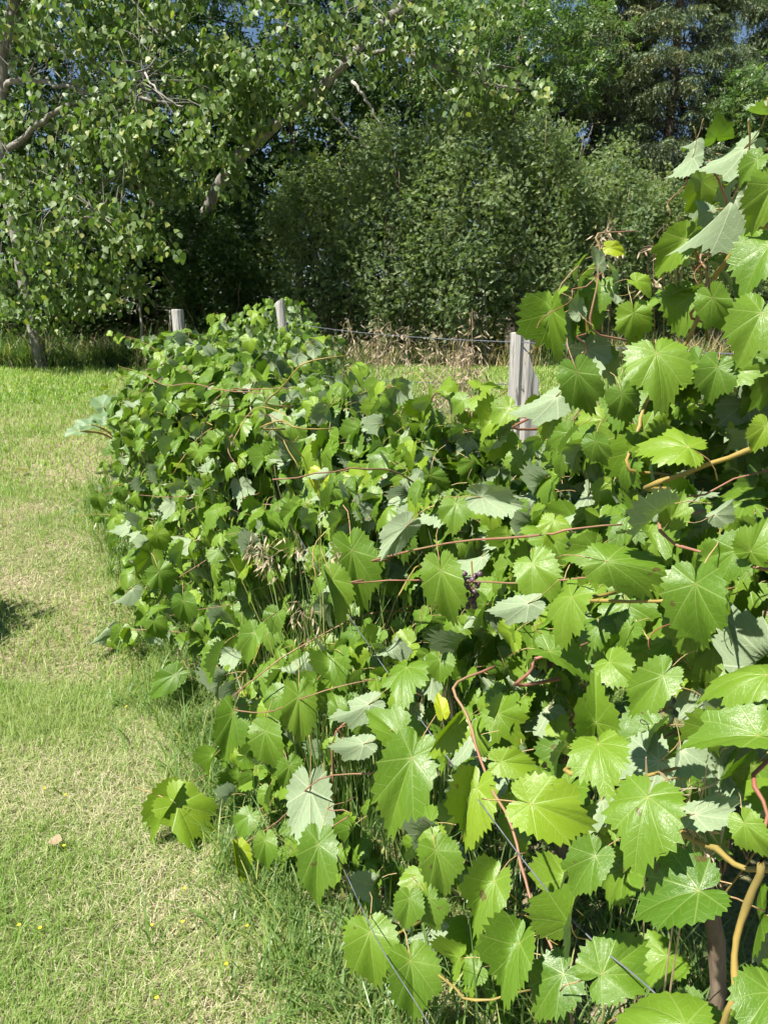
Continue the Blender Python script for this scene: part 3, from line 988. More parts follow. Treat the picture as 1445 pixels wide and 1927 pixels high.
def leaves_to_vine(P, N, Y, L, root_of, roots, counts, cap=300):
    k = len(P)
    Mx = frames(N, Y)
    shp = rng.integers(0, 10, k)
    shp = np.where(rng.random(k) < 0.12, 10, shp)
    shp = np.where(L < 0.042, 11, shp)
    ri = np.array([root_of(p) for p in P])
    occ, px, py, dep = occlusion(P, L * 0.6)
    score = occ - 0.6 * F * L / np.maximum(dep, 0.3) / 100
    tints = rng.random(k)
    for r_, root in enumerate(roots):
        idx = np.where(ri == r_)[0]
        idx = idx[np.argsort(score[idx])]
        npart = max(0, cap - counts[r_])
        for j in idx[:npart]:
            m4 = Matrix.Translation(Vector(P[j])) @ Matrix(Mx[j].tolist()).to_4x4() @ Matrix.Diagonal((L[j], L[j] * 0.98, L[j], 1))
            tn = YOUNG if tints[j] > 0.86 else (DARK if tints[j] < 0.25 else PLAIN)
            if tints[j] > 0.988:
                tn = YELLOW
            place(LEAF[shp[j]], m4, root, tn)
        rest = idx[npart:]
        if len(rest):
            vs_, ts_, us_, rs_, n0 = [], [], [], [], 0
            for q in range(12):
                e = rest[shp[rest] == q]
                if len(e) == 0:
                    continue
                tv, tt, tu = LOW[q]
                v, t, uv, rn = stamp(tv, tt, Mx[e], np.repeat(L[e][:, None], 3, 1), P[e] - np.array(root.location), tu)
                vs_.append(v)
                ts_.append(t + n0)
                us_.append(uv)
                rs_.append(rn)
                n0 += len(v)
            o = obj('inner_leaves', mk_mesh('inner_leaves', np.concatenate(vs_), np.concatenate(ts_), M['grape'], uv=np.concatenate(us_), rnd=np.concatenate(rs_), smooth=True), root)
            o['kind'] = 'stuff'


ht1 = lambda s: np.interp(s, HT_S, HT_Z)
hl1 = lambda s: np.interp(s, [0, 1, 1.6, 2.4, 3.4, 4.8, 6.2, 6.8], [0.34, 0.36, 0.42, 0.52, 0.56, 0.58, 0.52, 0.3])
hr1 = lambda s: np.full(np.shape(s), 0.42)
P1, N1, Y1, L1 = vine_mass(8200, 0.35, 6.7, 1.07, hl1, hr1, ht1, 11)
# thin out in front of the leaves placed singly
px, py, dep = proj(P1)
keep = np.ones(len(P1), bool)
for hx, hy, hr_, c3 in hand_c:
    hd = (c3 - EYE).length
    keep &= ~((np.hypot(px - hx, py - hy) < hr_ * 0.95) & (dep < hd + 0.03))
k2 = (dep > 0.62)
# an opening low at the right where grass and canes show
gap = ((px > 1000) & (py > 1540) & (rng.random(len(P1)) < 0.55)) | ((px > 560) & (py > 1600) & (rng.random(len(P1)) < 0.22))
thin = fbm(P1[:, 0] * U.x + P1[:, 1] * U.y, P1[:, 2] * 1.3, 3.4, 5.5) < -0.19       # holes that look into the dark inside
keep &= k2 & ~gap & ~thin
P1, N1, Y1, L1 = P1[keep], N1[keep], Y1[keep], L1[keep]
L1 = L1 * np.interp(P1[:, 0] * U.x + P1[:, 1] * U.y, [1.4, 2.8], [1.0, 1.22])
VPARTS = [c + 34 for c in VPARTS]
leaves_to_vine(P1, N1, Y1, L1, vine_of, VROOT, VPARTS)


# ------------------------------------------------------------------ canes and trunks of the near row
def cane(pts, rad, mat, root, n=14, name='cane', jitter=0.004):
    P = spline(pts, n)
    P += rng.normal(0, jitter, P.shape) * np.linspace(0.2, 1, n)[:, None]
    rr = np.linspace(rad, rad * 0.6, n) * 0.85
    rr[::4] *= 1.22                                              # nodes
    v, t = tube(P - np.array(root.location), rr, 7)
    return obj(name, mk_mesh(name, v, t, mat, smooth=True), root)


HC = [  # polyline in the photograph, across-row distance, radius, material
    ([(855, 1290), (880, 1350), (910, 1447), (962, 1560), (990, 1670), (1020, 1740), (1052, 1820), (1080, 1925), (1100, 2000)], 0.0, 0.0042, 'cane_pink'),
    ([(1450, 1590), (1425, 1660), (1385, 1760), (1382, 1865), (1358, 1930), (1330, 2000)], 0.0, 0.0055, 'cane_yellow'),
    ([(1400, 430), (1380, 470), (1337, 535), (1300, 625), (1220, 750), (1200, 805), (1180, 880)], 0.06, 0.0060, 'cane_yellow'),
    ([(1215, 918), (1335, 875), (1430, 838), (1480, 820)], 0.05, 0.0058, 'cane_yellow'),
    ([(700, 1055), (840, 1022), (1000, 1010), (1060, 1000)], -0.02, 0.0040, 'cane_pink'),
    ([(640, 1100), (730, 1093), (870, 1093), (1005, 1096)], 0.02, 0.0036, 'cane_pink'),
    ([(1100, 1130), (1204, 1131), (1260, 1128)], 0.03, 0.0042, 'cane_yellow'),
    ([(965, 806), (1000, 784), (1062, 752)], 0.04, 0.0046, 'cane_red'),
    ([(455, 1592), (525, 1545), (600, 1467), (695, 1455)], -0.03, 0.0036, 'cane_pink'),
    ([(560, 1592), (620, 1560), (660, 1528), (615, 1522)], -0.03, 0.0030, 'cane_pink'),
    ([(630, 1380), (627, 1480), (627, 1590), (650, 1640), (660, 1680)], 0.02, 0.0040, 'cane_pink'),
    ([(440, 1335), (500, 1340), (548, 1322), (610, 1300)], -0.02, 0.0032, 'cane_pink'),
    ([(1062, 1448), (1110, 1460), (1152, 1474)], 0.02, 0.0050, 'cane_yellow'),
    ([(1262, 1548), (1320, 1585), (1365, 1610), (1440, 1640)], 0.03, 0.0055, 'cane_yellow'),
    ([(738, 1768), (790, 1805), (840, 1845), (895, 1884)], 0.04, 0.0042, 'cane_yellow'),
    ([(970, 1290), (1000, 1260), (1010, 1240)], 0.0, 0.0050, 'cane_pink'),
    ([(1240, 985), (1270, 1025), (1300, 1032), (1440, 1070)], 0.02, 0.0042, 'cane_pink'),
    ([(1300, 600), (1320, 560), (1330, 520), (1318, 480)], 0.05, 0.0038, 'cane_pink'),
    ([(1112, 620), (1122, 540), (1128, 470), (1122, 440)], 0.06, 0.0034, 'cane_pink'),
    ([(1403, 278), (1420, 290), (1424, 330), (1400, 430)], 0.05, 0.0034, 'cane_pink'),
    ([(1420, 1450), (1440, 1520), (1446, 1600)], 0.0, 0.0040, 'cane_red'),
    ([(240, 1112), (262, 1140), (300, 1160), (360, 1150)], 0.0, 0.0030, 'cane_pink'),
    ([(190, 930), (235, 930), (300, 935)], 0.02, 0.0030, 'cane_pink'),
    ([(270, 700), (310, 725), (360, 722), (420, 735)], 0.12, 0.0040, 'cane_pink'),
    ([(490, 806), (530, 790), (556, 805)], 0.1, 0.0040, 'cane_yellow'),
    ([(500, 760), (530, 730), (570, 685)], 0.1, 0.0036, 'cane_yellow'),
    ([(400, 760), (430, 735), (480, 733)], 0.1, 0.0032, 'cane_pink'),
]
for pl, dw, rad, mt in HC:
    pts_ = [at_w(x_, y_, w_default(x_, y_) + dw) for x_, y_ in pl]
    e0, e1 = pts_[0] + (pts_[0] - pts_[1]) * 0.3, pts_[-1] + (pts_[-1] - pts_[-2]) * 0.3
    pts_ = [e0 + V * 0.09] + pts_ + [e1 + V * 0.09]                # both ends run back into the foliage
    cane(pts_, rad * (0.68 if mt != 'cane_yellow' else 0.8), M[mt], VROOT[vine_of(pts_[len(pts_) // 2])], 4 * len(pl), jitter=0.0015)
for vi, (s0, s1, _) in enumerate(VR):
    root = VROOT[vi]
    b = root.location
    a0, a1 = max(s0, 0.5), min(s1, 6.4)
    cane([b, b + Vector((0.03, 0.02, 0.35)), b + Vector((-0.03, 0.0, 0.7)), b + Vector((0.02, 0.03, 1.05))], 0.02, M['vine_bark'], root, 10, 'trunk', 0.008)
    for k in range(12 if vi < 4 else 16):
        s_ = rng.uniform(a0, a1)
        z1 = float(ht1(s_)) * rng.uniform(0.25, 1.02)
        we = 1.07 + rng.choice([-1, -1, 1]) * rng.uniform(0.25, 0.55)
        if vi < 2:
            we = rng.uniform(0.85, 1.4)
        elif z1 > 0.7:
            we = max(we, 0.72)
        e = row(s_, we, 0)
        e.z = z1 + float(gz(e.x, e.y))
        st = b + Vector((0.02, 0.03, rng.uniform(0.5, 1.0)))
        mid = st.lerp(e, 0.5) + Vector((0, 0, rng.uniform(0.05, 0.22)))
        tip = e + Vector((rng.uniform(-0.2, 0.1), rng.uniform(-0.1, 0.1), rng.uniform(-0.3, 0.05)))
        cane([st, mid, e, tip], 0.003 if vi > 1 else 0.0022, M[random.choice(['cane_pink', 'cane_yellow', 'cane_pink', 'vine_bark'])], root, 14)
# young shoots with alternate leaves that reach out of the mass
SH = [(430, 640, 410, 590, 0.9), (470, 650, 480, 585, 1.0), (560, 690, 590, 640, 1.0), (300, 660, 215, 632, 0.75), (330, 740, 225, 690, 0.7), (640, 740, 660, 690, 1.0), (720, 770, 735, 725, 1.0),
      (800, 790, 830, 740, 1.0), (880, 800, 900, 745, 1.0), (290, 900, 150, 940, 0.52), (330, 1110, 200, 1120, 0.45), (340, 1190, 190, 1200, 0.42), (1090, 720, 1075, 560, 0.95), (1130, 640, 1120, 470, 0.95),
      (1330, 640, 1290, 440, 0.95), (1400, 560, 1330, 300, 0.9), (400, 800, 300, 770, 0.62), (520, 830, 500, 780, 0.7), (950, 830, 985, 770, 0.95), (300, 705, 200, 722, 0.66), (300, 780, 205, 800, 0.58), (290, 860, 195, 880, 0.54), (270, 975, 125, 975, 0.48), (320, 680, 250, 640, 0.75)]
for k, (xa, ya, xb, yb, wv) in enumerate(SH):
    a, b = at_w(xa, ya, wv + 0.12), at_w(xb, yb, wv)
    root = VROOT[vine_of(a)]
    P = spline([a, a.lerp(b, 0.5) + Vector((0, 0, 0.03)), b], 12)
    cane([Vector(P[0]), Vector(P[6]), Vector(P[11])], 0.0026, M['cane_pink' if k % 2 else 'cane_yellow'], root, 12, jitter=0.002)
    for j in range(6):
        t = 0.25 + 0.15 * j
        p = Vector([float(np.interp(t * 11, np.arange(12), P[:, c])) for c in range(3)])
        d = Vector((rng.normal(0, 1), rng.normal(0, 1), rng.normal(-0.2, 0.5))).normalized()
        L = rng.uniform(0.055, 0.08) * (1.15 - 0.55 * t)
        N = np.array([[rng.normal(0, 0.5), rng.normal(0, 0.5) - 0.2, 0.8]])
        Yd = np.array([[d.x, d.y, d.z - 0.5]])
        m4 = Matrix.Translation(p + d * 0.03) @ Matrix(frames(N, Yd)[0].tolist()).to_4x4() @ Matrix.Diagonal((L, L, L, 1))
        place(LEAF[int(rng.integers(0, 10)) if j < 4 else 11], m4, root, YOUNG if j > 3 or rng.random() < 0.3 else PLAIN)
# curling tendrils
for k in range(26):
    vi = k % 6
    root = VROOT[vi]
    hp = HL[(k * 13 + 5) % len(HL)]
    p = at_w(hp[0] + 12, hp[1] + 8, w_default(hp[0], hp[1]) + 0.01)
    root = VROOT[vine_of(p)]
    t = np.linspace(0, 1, 22)
    rad = 0.012 * (1 - 0.5 * t)
    ax = np.array([rng.normal(0, 0.5), rng.normal(0, 0.3), -1.0])
    P = np.array(p)[None] + ax[None] * (t * 0.09)[:, None] + np.stack([rad * np.cos(t * 11) - rad, rad * np.sin(t * 11), 0 * t], -1) * (t > 0.3)[:, None]
    v, tr = tube(P - np.array(root.location), np.linspace(0.0011, 0.0006, 22), 4)
    obj('tendril', mk_mesh('tendril', v, tr, M['cane_red' if k % 3 else 'cane_yellow']), root)


# bunch of small grapes in the middle of the row
def grape_bunch(px_, py_, wv, n, root):
    c = at_w(px_, py_, wv)
    mb = MB()
    ico = []
    bunch = obj('grape_bunch', None, root) if False else None
    th = np.linspace(0, 2 * math.pi, 9)[:-1]
    vv = [(0, 0, 1)] + [(math.sin(a) * math.cos(b_), math.sin(a) * math.sin(b_), math.cos(a)) for a in (0.8, 1.57, 2.35) for b_ in th] + [(0, 0, -1)]
    tt = [(0, 1 + i, 1 + (i + 1) % 8) for i in range(8)]
    for q in range(2):
        for i in range(8):
            a, b_ = 1 + q * 8 + i, 1 + q * 8 + (i + 1) % 8
            tt += [(a, a + 8, b_ + 8), (a, b_ + 8, b_)]
    tt += [(25, 17 + (i + 1) % 8, 17 + i) for i in range(8)]
    st = [c + Vector((0, 0, 0.03)), c + Vector((0.003, 0, 0)), c + Vector((0, 0, -0.06))]
    v, tr = tube([p - root.location for p in st], 0.0016, 5)
    stalk = obj('grape_bunch', mk_mesh('grape_bunch', v, tr, M['cane_yellow']), root)
    g_m = mk_mesh('grape', np.array(vv), np.array(tt), M['grape_skin'], smooth=True)
    for i in range(n):
        t = i / n
        a = i * 2.4
        r_ = 0.016 * (1 - 0.5 * t)
        o = bpy.data.objects.new('grape', g_m)
        COL.objects.link(o)
        o.parent = stalk
        o.location = (c - root.location) + Vector((r_ * math.cos(a), r_ * math.sin(a), -0.068 * t + 0.005))
        o.scale = (0.0058,) * 3


for bx, by in ((886, 1085),):
    q = at_w(bx, by, w_default(bx, by) + 0.02)
    grape_bunch(bx, by, w_default(bx, by) + 0.02, 22, VROOT[vine_of(q)])

# ------------------------------------------------------------------ the far vine row behind
V2 = [(0.6, 2.5, 'grape vine behind the tall one, its sunlit yellowish leaves showing through'),
      (2.7, 5.6, 'low grape vine in the grass between the thick post and the thin post'),
      (6.3, 9.3, 'grape vine climbing the thin pale post at the back')]
R2 = []
for s0, s1, lab in V2:
    b = row((s0 + s1) / 2, 2.45, 0)
    o = empty('grape_vine', (b.x, b.y, float(gz(b.x, b.y))))
    R2.append(tag(o, lab, 'grape vine', 'grape vines of the wire rows'))
    cane([o.location, o.location + Vector((0.04, 0, 0.4)), o.location + Vector((0, 0, 0.8))], 0.018, M['vine_bark'], o, 8, 'trunk', 0.006)
    for k in range(8):
        e = row(rng.uniform(s0, s1), 2.4 + rng.uniform(-0.4, 0.3), rng.uniform(0.6, 1.3))
        cane([o.location + Vector((0, 0, 0.7)), o.location.lerp(e, 0.6) + Vector((0, 0, 0.5)), e], 0.0045, M['cane_yellow'], o, 10)
ht2 = [lambda s: np.interp(s, [0.6, 1.6, 2.5], [1.15, 1.2, 1.0]), lambda s: np.interp(s, [2.7, 3.6, 4.6, 5.6], [0.75, 0.9, 1.0, 0.9]), lambda s: np.interp(s, [6.3, 7.2, 7.8, 8.4, 9.3], [1.2, 1.42, 1.50, 1.42, 1.0])]
PP, cnt = [], [0, 0, 0]
for i, (s0, s1, _) in enumerate(V2):
    q = vine_mass(950 if i != 1 else 800, s0, s1, 2.42, lambda s: np.full(np.shape(s), 0.45), lambda s: np.full(np.shape(s), 0.42), ht2[i], 21 + i)
    PP.append(q)
    ri = i
    leaves_to_vine(q[0], q[1], q[2], q[3] * 1.08, lambda p: 0, [R2[i]], [0])

# ------------------------------------------------------------------ dry brome grass: stems with drooping seed heads
SPK = np.array([[0, 0, 0], [0.085, 0.3, 0.03], [-0.085, 0.3, -0.03], [0.06, 0.75, -0.02], [-0.06, 0.75, 0.02], [0, 1.15, 0]])
SPT = np.array([(0, 1, 2), (1, 3, 2), (2, 3, 4), (3, 5, 4)])


def brome(base, tips, label, n_sp=34, size=0.024, head=0.16, stemr=0.0016):
    base = Vector(base)
    o = empty('brome_grass', base)
    for tip in tips:
        tip = Vector(tip)
        mid = base.lerp(tip, 0.55) + Vector((0, 0, 0.10 * (tip - base).length))
        P = spline([base, mid, tip], 14)
        v, t = tube(P - np.array(base), np.linspace(stemr, stemr * 0.5, 14), 4)
        obj('stem', mk_mesh('stem', v, t, M['dry']), o)
        d = Vector(P[-1] - P[-3]).normalized()
        k = n_sp
        u = rng.random(k)
        along = np.array(tip)[None] - np.array(d)[None] * (head * u)[:, None]
        off = np.stack([rng.normal(0, 0.16, k), rng.normal(0, 0.16, k), -np.abs(rng.normal(0.15, 0.14, k))], -1) * head
        Yd = np.stack([rng.normal(0, 0.35, k), rng.normal(0, 0.35, k), -np.ones(k)], -1) + np.array(d)[None] * 0.7
        Mx = frames(rng.normal(0, 1, (k, 3)), Yd)
        S = size * rng.uniform(0.7, 1.3, (k, 1)) * np.ones((1, 3))
        v, t, _, rn = stamp(SPK, SPT, Mx, S, along + off - np.array(base))
        # threads that hold the spikelets
        mb = MB()
        mb.add(v, t)
        mb.r[0] = rn
        for j in range(0, k, 2):
            a, b_ = along[j] - np.array(base), along[j] + off[j] - np.array(base)
            mb.tube([a, (a + b_) / 2 + np.array([0, 0, 0.02 * head]), b_], 0.0005, 3)
        hm = mb.mesh('seed_head', M['seed'])
        h_ = obj('seed_head', hm, o)
        h_['kind'] = 'stuff'
    return tag(o, label, 'dry grass', 'dry brome grass among the vines')


def bpt(px_, py_, wv):
    return at_w(px_, py_, wv)


def gbase(px_, wv, dx=0.0):
    p = at_w(px_, 1000, wv)
    return (p.x + dx, p.y, float(gz(p.x, p.y)))


brome(gbase(1160, 1.5), [bpt(1146, 400, 1.0), bpt(1132, 430, 1.0)], 'dry seed head standing alone above the vine against the dark hedge', 22, 0.026, 0.08)
brome(gbase(1290, 1.4), [bpt(1275, 405, 0.95), bpt(1248, 420, 0.95), bpt(1228, 455, 0.95)], 'drooping dry seed heads beside the upper right pale leaves', 20, 0.024, 0.07)
brome(gbase(1330, 0.75), [bpt(1215, 1425, 0.58), bpt(1300, 1480, 0.58), bpt(1330, 1440, 0.58)], 'bleached seed heads hanging low among the leaves at the right', 26, 0.024, 0.10)
brome(gbase(640, 0.85), [bpt(558, 1130, 0.47), bpt(470, 1000, 0.5), bpt(485, 1010, 0.5)], 'dry seed heads drooping over the leaves left of the middle', 24, 0.026, 0.13)
brome(gbase(700, 0.9), [bpt(625, 1020, 0.55), bpt(545, 985, 0.55)], 'thin bent straw stems with seed heads above the sprawling shoot', 18, 0.024, 0.1)
brome(gbase(560, 1.2), [bpt(385, 632, 1.0), bpt(440, 690, 0.9), bpt(480, 715, 0.9)], 'arching dry grass in the leaves between the two far posts', 26, 0.03, 0.2)
for k, (px_, tops, lab) in enumerate([
        (715, [(712, 590), (708, 610)], 'two tall dry stems standing left of the pale grass clump'),
        (740, [(735, 605), (770, 612), (655, 600)], 'slender dry stems leaning under the upper fence wire'),
        (835, [(820, 640), (842, 655), (800, 655), (860, 630), (878, 640), (850, 690), (815, 690), (870, 675)], 'pale dense clump of dry seed heads in front of the fence'),
        (890, [(888, 580), (880, 622), (885, 655)], 'tallest dry stem rising above the wire left of the thick post'),
        (935, [(905, 665), (898, 690)], 'arched dry stem nearest the thick fence post')]):
    brome(gbase(px_, 2.0), [bpt(a, b, 1.9) for a, b in tops], lab, 60, 0.034, 0.24, 0.0024)

# ------------------------------------------------------------------ trees
POP_V = np.array([[0, 0, 0], [0.40, 0.22, 0.05], [0.43, 0.42, 0.06], [0.22, 0.78, 0.02], [0, 1.05, -0.05], [-0.22, 0.78, 0.02], [-0.43, 0.42, 0.06], [-0.40, 0.22, 0.05], [0, 0.4, -0.02]])
POP_T = np.array([(8, 0, 1), (8, 1, 2), (8, 2, 3), (8, 3, 4), (8, 4, 5), (8, 5, 6), (8, 6, 7), (8, 7, 0)])
POP_MESH = mk_mesh('poplar_leaf', POP_V, POP_T, M['poplar'], smooth=True)


def limb(mb_or_root, pts, r0, r1, mat, n=18, sides=8, name='branch', wob=0.02):
    P = spline(pts, n)
    P += rng.normal(0, wob, P.shape)
    v, t = tube(P - np.array(mb_or_root.location), np.linspace(r0, r1, n), sides)
    return obj(name, mk_mesh(name, v, t, mat, smooth=True), mb_or_root), P


def poplar(name, trunk_pts, r0, r1, limbs, blobs, label, leaf=(0.08, 0.14), cat='tree', parts=300, dead=()):
    base = Vector(trunk_pts[0])
    o = empty(name, base)
    tag(o, label, cat, 'poplars at the edge of the wood')
    _, TP = limb(o, trunk_pts, r0, r1, M['poplar_bark'], 26, 10, 'trunk', 0.012)
    skel = [TP]
    for pts_, a, b in limbs:
        _, q = limb(o, pts_, a * 0.75, b * 0.75, M['poplar_bark'], 16, 7)
        skel.append(q)
    for pts_, a, b in dead:
        limb(o, pts_, a, b, M['dead_wood'], 14, 6, 'dead_branch', 0.012)
    SK = np.concatenate(skel)
    tw = MB()
    LP = []
    for (c, rx, ry, rz, nl) in blobs:
        nsub = max(4, nl // 11)
        for k in range(nsub):
            d = rng.normal(0, 1, 3)
            d = d / np.linalg.norm(d) * rng.random() ** 0.4
            sc_ = np.array(c) + d * np.array([rx, ry, rz])
            dist = np.linalg.norm(SK - sc_, axis=1)
            near_ = np.argsort(dist)[:60]
            a = SK[near_[int(rng.integers(0, len(near_)))]]
            dl = np.linalg.norm(a - sc_)
            if dl < 2.0:
                mid = (a + sc_) / 2 + np.array([rng.normal(0, 0.16), rng.normal(0, 0.16), 0.16 * dl])
                tw.tube(spline([a, mid, sc_], 6), np.linspace(0.004 + 0.004 * dl, 0.002, 6), 4)
            m = 32
            ax = rng.normal(0, 1, 3) * np.array([1, 1, 0.5])
            ax /= np.linalg.norm(ax)
            t = rng.uniform(-0.5, 0.5, m)
            LP.append(sc_[None] + ax[None] * t[:, None] * 0.5 + rng.normal(0, 0.10, (m, 3)))
    if tw.v:
        tw.v = [v - np.array(base) for v in tw.v]
        q = obj('twigs', tw.mesh('twigs', M['poplar_bark']), o)
        q['kind'] = 'stuff'
    LP = np.concatenate(LP)
    k = len(LP)
    Yd = np.stack([rng.normal(0, 0.5, k), rng.normal(0, 0.5, k), -np.ones(k) * 0.8], -1)
    Nn = rng.normal(0, 0.65, (k, 3)) + np.array(to_sun)[None] * 0.55 + np.array([0, -0.35, 0.1])[None]
    Mx = frames(Nn, Yd)
    L = rng.uniform(leaf[0], leaf[1], k)
    px, py, dep = proj(LP)
    inside = (px > 0) & (px < 1445) & (py > 0) & (py < 700) & (dep > 0)
    order = np.argsort(np.where(inside, dep - L * 20, 1e6))
    for j in order[:parts]:
        place(POP_MESH, Matrix.Translation(Vector(LP[j])) @ Matrix(Mx[j].tolist()).to_4x4() @ Matrix.Diagonal((L[j], L[j], L[j], 1)), o)
    e = order[parts:]
    v, t, _, rn = stamp(POP_V, POP_T, Mx[e], np.repeat(L[e][:, None], 3, 1), LP[e] - np.array(base))
    q = obj('crown', mk_mesh('crown', v, t, M['poplar'], rnd=rn, smooth=True), o)
    q['kind'] = 'stuff'
    return o


def B(px_, py_, rx, ry, Y, nl, rdep=0.7):
    c = at_y(px_, py_, Y)
    k = Y / F * 1.03
    return (c, rx * k, rdep, ry * k, nl)


def gy_(px_, Y):
    p = at_y(px_, 640, Y)
    return Vector((p.x, p.y, float(gz(p.x, p.y)) - 0.1))


A_bl = [B(60, 60, 120, 80, 13.6, 150), B(200, 30, 120, 70, 14, 150), B(330, 110, 120, 100, 13.8, 200), B(170, 205, 120, 60, 13.3, 150), B(150, 300, 160, 60, 13.5, 170),
        B(300, 265, 150, 70, 13.2, 220), B(420, 190, 110, 90, 13.9, 190), B(60, 260, 80, 60, 14, 80), B(40, 370, 80, 60, 13.5, 120), B(110, 405, 110, 50, 13.2, 130),
        B(215, 445, 105, 48, 12.9, 190), B(120, 520, 120, 55, 13.2, 140), B(40, 490, 70, 80, 13.6, 110), B(380, 325, 90, 40, 13.8, 80), B(200, 545, 80, 35, 13.3, 90), B(40, 585, 80, 40, 13.6, 100), B(130, 590, 80, 30, 13.7, 70), B(260, 350, 90, 50, 13.9, 100)]
up = lambda x, y, z, r, n: (Vector((x, y, z)), r, r, r * 0.8, n)  # unseen upper crown, placed dense to cast shade into the wood behind
A_bl += [up(-8.6, 13.8, 7.8, 1.6, 300), up(-6.3, 14.2, 7.8, 1.7, 500), up(-4.2, 14.6, 7.6, 1.6, 500), up(-10.5, 14.5, 7, 1.8, 350), up(-7.6, 15.5, 8.6, 2.0, 500), up(-9.4, 15.5, 7.2, 1.7, 400), up(-5.2, 16, 8.4, 1.8, 500)]
yA = 14.4
poplar('poplar_tree', [gy_(78, yA), at_y(60, 600, yA), at_y(20, 400, yA), at_y(2, 250, yA), at_y(6, 120, yA), at_y(30, 0, yA), at_y(50, -150, yA)], 0.11, 0.07,
       [([at_y(4, 170, yA), at_y(30, 152, yA - 0.2), at_y(90, 155, yA - 0.5), at_y(160, 170, yA - 0.8)], 0.07, 0.04),
        ([at_y(20, 280, yA), at_y(70, 240, yA - 0.3), at_y(105, 210, yA - 0.6), at_y(180, 185, yA - 0.9), at_y(260, 180, yA - 1.0), at_y(330, 195, yA - 1.1)], 0.08, 0.03),
        ([at_y(180, 185, yA - 0.9), at_y(262, 180, yA - 0.9), at_y(275, 140, yA - 0.8), at_y(320, 60, yA - 0.7)], 0.035, 0.012),
        ([at_y(30, 370, yA), at_y(110, 372, yA - 0.6), at_y(200, 405, yA - 1.3)], 0.035, 0.014),
        ([at_y(45, 480, yA), at_y(130, 420, yA - 0.8), at_y(185, 405, yA - 1.4), at_y(235, 440, yA - 1.6)], 0.03, 0.012),
        ([at_y(10, 60, yA), at_y(35, -40, yA), at_y(120, -160, yA - 0.4)], 0.07, 0.03)],
       A_bl, 'pale barked poplar at the left edge with shining hanging leaves', parts=300,
       dead=[([at_y(275, 140, yA - 0.9), at_y(290, 165, yA - 1.1), at_y(330, 195, yA - 1.1), at_y(345, 200, yA - 1.1)], 0.02, 0.008)])

B_bl = [B(480, 80, 110, 90, 14.2, 190), B(620, 45, 90, 60, 14.4, 150), B(560, 150, 80, 50, 14.2, 110), B(760, 60, 90, 70, 14.5, 150), B(850, 140, 90, 55, 14.4, 110),
        B(700, 120, 70, 50, 14.6, 70), B(965, 172, 75, 40, 14.3, 90), B(870, 40, 70, 50, 14.8, 90), B(480, 260, 80, 60, 14.9, 80), B(470, 160, 60, 60, 14.0, 90)]
B_bl += [up(-3.6, 15.6, 7.9, 1.5, 400)]
yB = 15.2
poplar('poplar_tree', [gy_(330, yB + 0.5), at_y(360, 480, yB + 0.3), at_y(420, 335, yB), at_y(470, 280, yB - 0.1), at_y(545, 213, yB - 0.2), at_y(610, 160, yB - 0.3), at_y(655, 110, yB - 0.3), at_y(720, 45, yB - 0.3), at_y(780, -15, yB - 0.3), at_y(880, -160, yB - 0.3)], 0.12, 0.075,
       [([at_y(660, 115, yB - 0.3), at_y(690, 108, yB - 0.4), at_y(740, 92, yB - 0.5), at_y(820, 125, yB - 0.7), at_y(905, 155, yB - 0.8), at_y(985, 170, yB - 0.9)], 0.07, 0.02),
        ([at_y(650, 110, yB - 0.3), at_y(655, 60, yB - 0.2), at_y(650, -30, yB - 0.2)], 0.035, 0.015),
        ([at_y(905, 155, yB - 0.8), at_y(935, 165, yB - 0.9), at_y(950, 195, yB - 0.9)], 0.03, 0.012),
        ([at_y(470, 280, yB - 0.1), at_y(440, 200, yB - 0.4), at_y(470, 90, yB - 0.7)], 0.06, 0.02)],
       B_bl, 'leaning poplar whose thick bare limb slants up to the right', parts=300,
       dead=[([at_y(598, 180, yB - 0.4), at_y(632, 222, yB - 0.6), at_y(655, 245, yB - 0.6), at_y(692, 282, yB - 0.6)], 0.03, 0.008),
             ([at_y(664, 152, yB - 0.5), at_y(690, 190, yB - 0.6), at_y(708, 222, yB - 0.6), at_y(725, 242, yB - 0.6)], 0.032, 0.008),
             ([at_y(780, 90, yB - 0.4), at_y(775, 135, yB - 0.5), at_y(765, 160, yB - 0.5)], 0.02, 0.008)])


# sprigs: small compound leaves, joined into one crown per shrub or tree
def leaflet_set(n_pairs, length, ll, lw, terminal=True):
    """pinnate leaf along +y: verts, tris"""
    mb = MB()
    for i in range(n_pairs):
        y = length * (0.25 + 0.75 * i / max(1, n_pairs))
        for sgn in (-1, 1):
            d = np.array([sgn * 0.85, 0.45, rng.uniform(-0.25, 0.25)])
            d /= np.linalg.norm(d)
            sd = np.cross(d, [0, 0, 1.0])
            sd = sd / np.linalg.norm(sd) + np.array([0, 0, rng.uniform(-0.5, 0.5)])
            b = np.array([0, y, 0])
            mb.add([b, b + d * ll * 0.5 + sd * lw, b + d * ll, b + d * ll * 0.5 - sd * lw], [(0, 1, 2), (0, 2, 3)])
    if terminal:
        b = np.array([0, length, 0])
        mb.add([b, b + np.array([lw, ll * 0.5, 0.005]), b + np.array([0, ll, 0]), b + np.array([-lw, ll * 0.5, 0.005])], [(0, 1, 2), (0, 2, 3)])
    return np.concatenate(mb.v), np.concatenate(mb.t)


CAR = leaflet_set(4, 0.085, 0.03, 0.0105)
ASH = leaflet_set(3, 0.16, 0.085, 0.018)
OVAL = leaflet_set(4, 0.22, 0.075, 0.024)


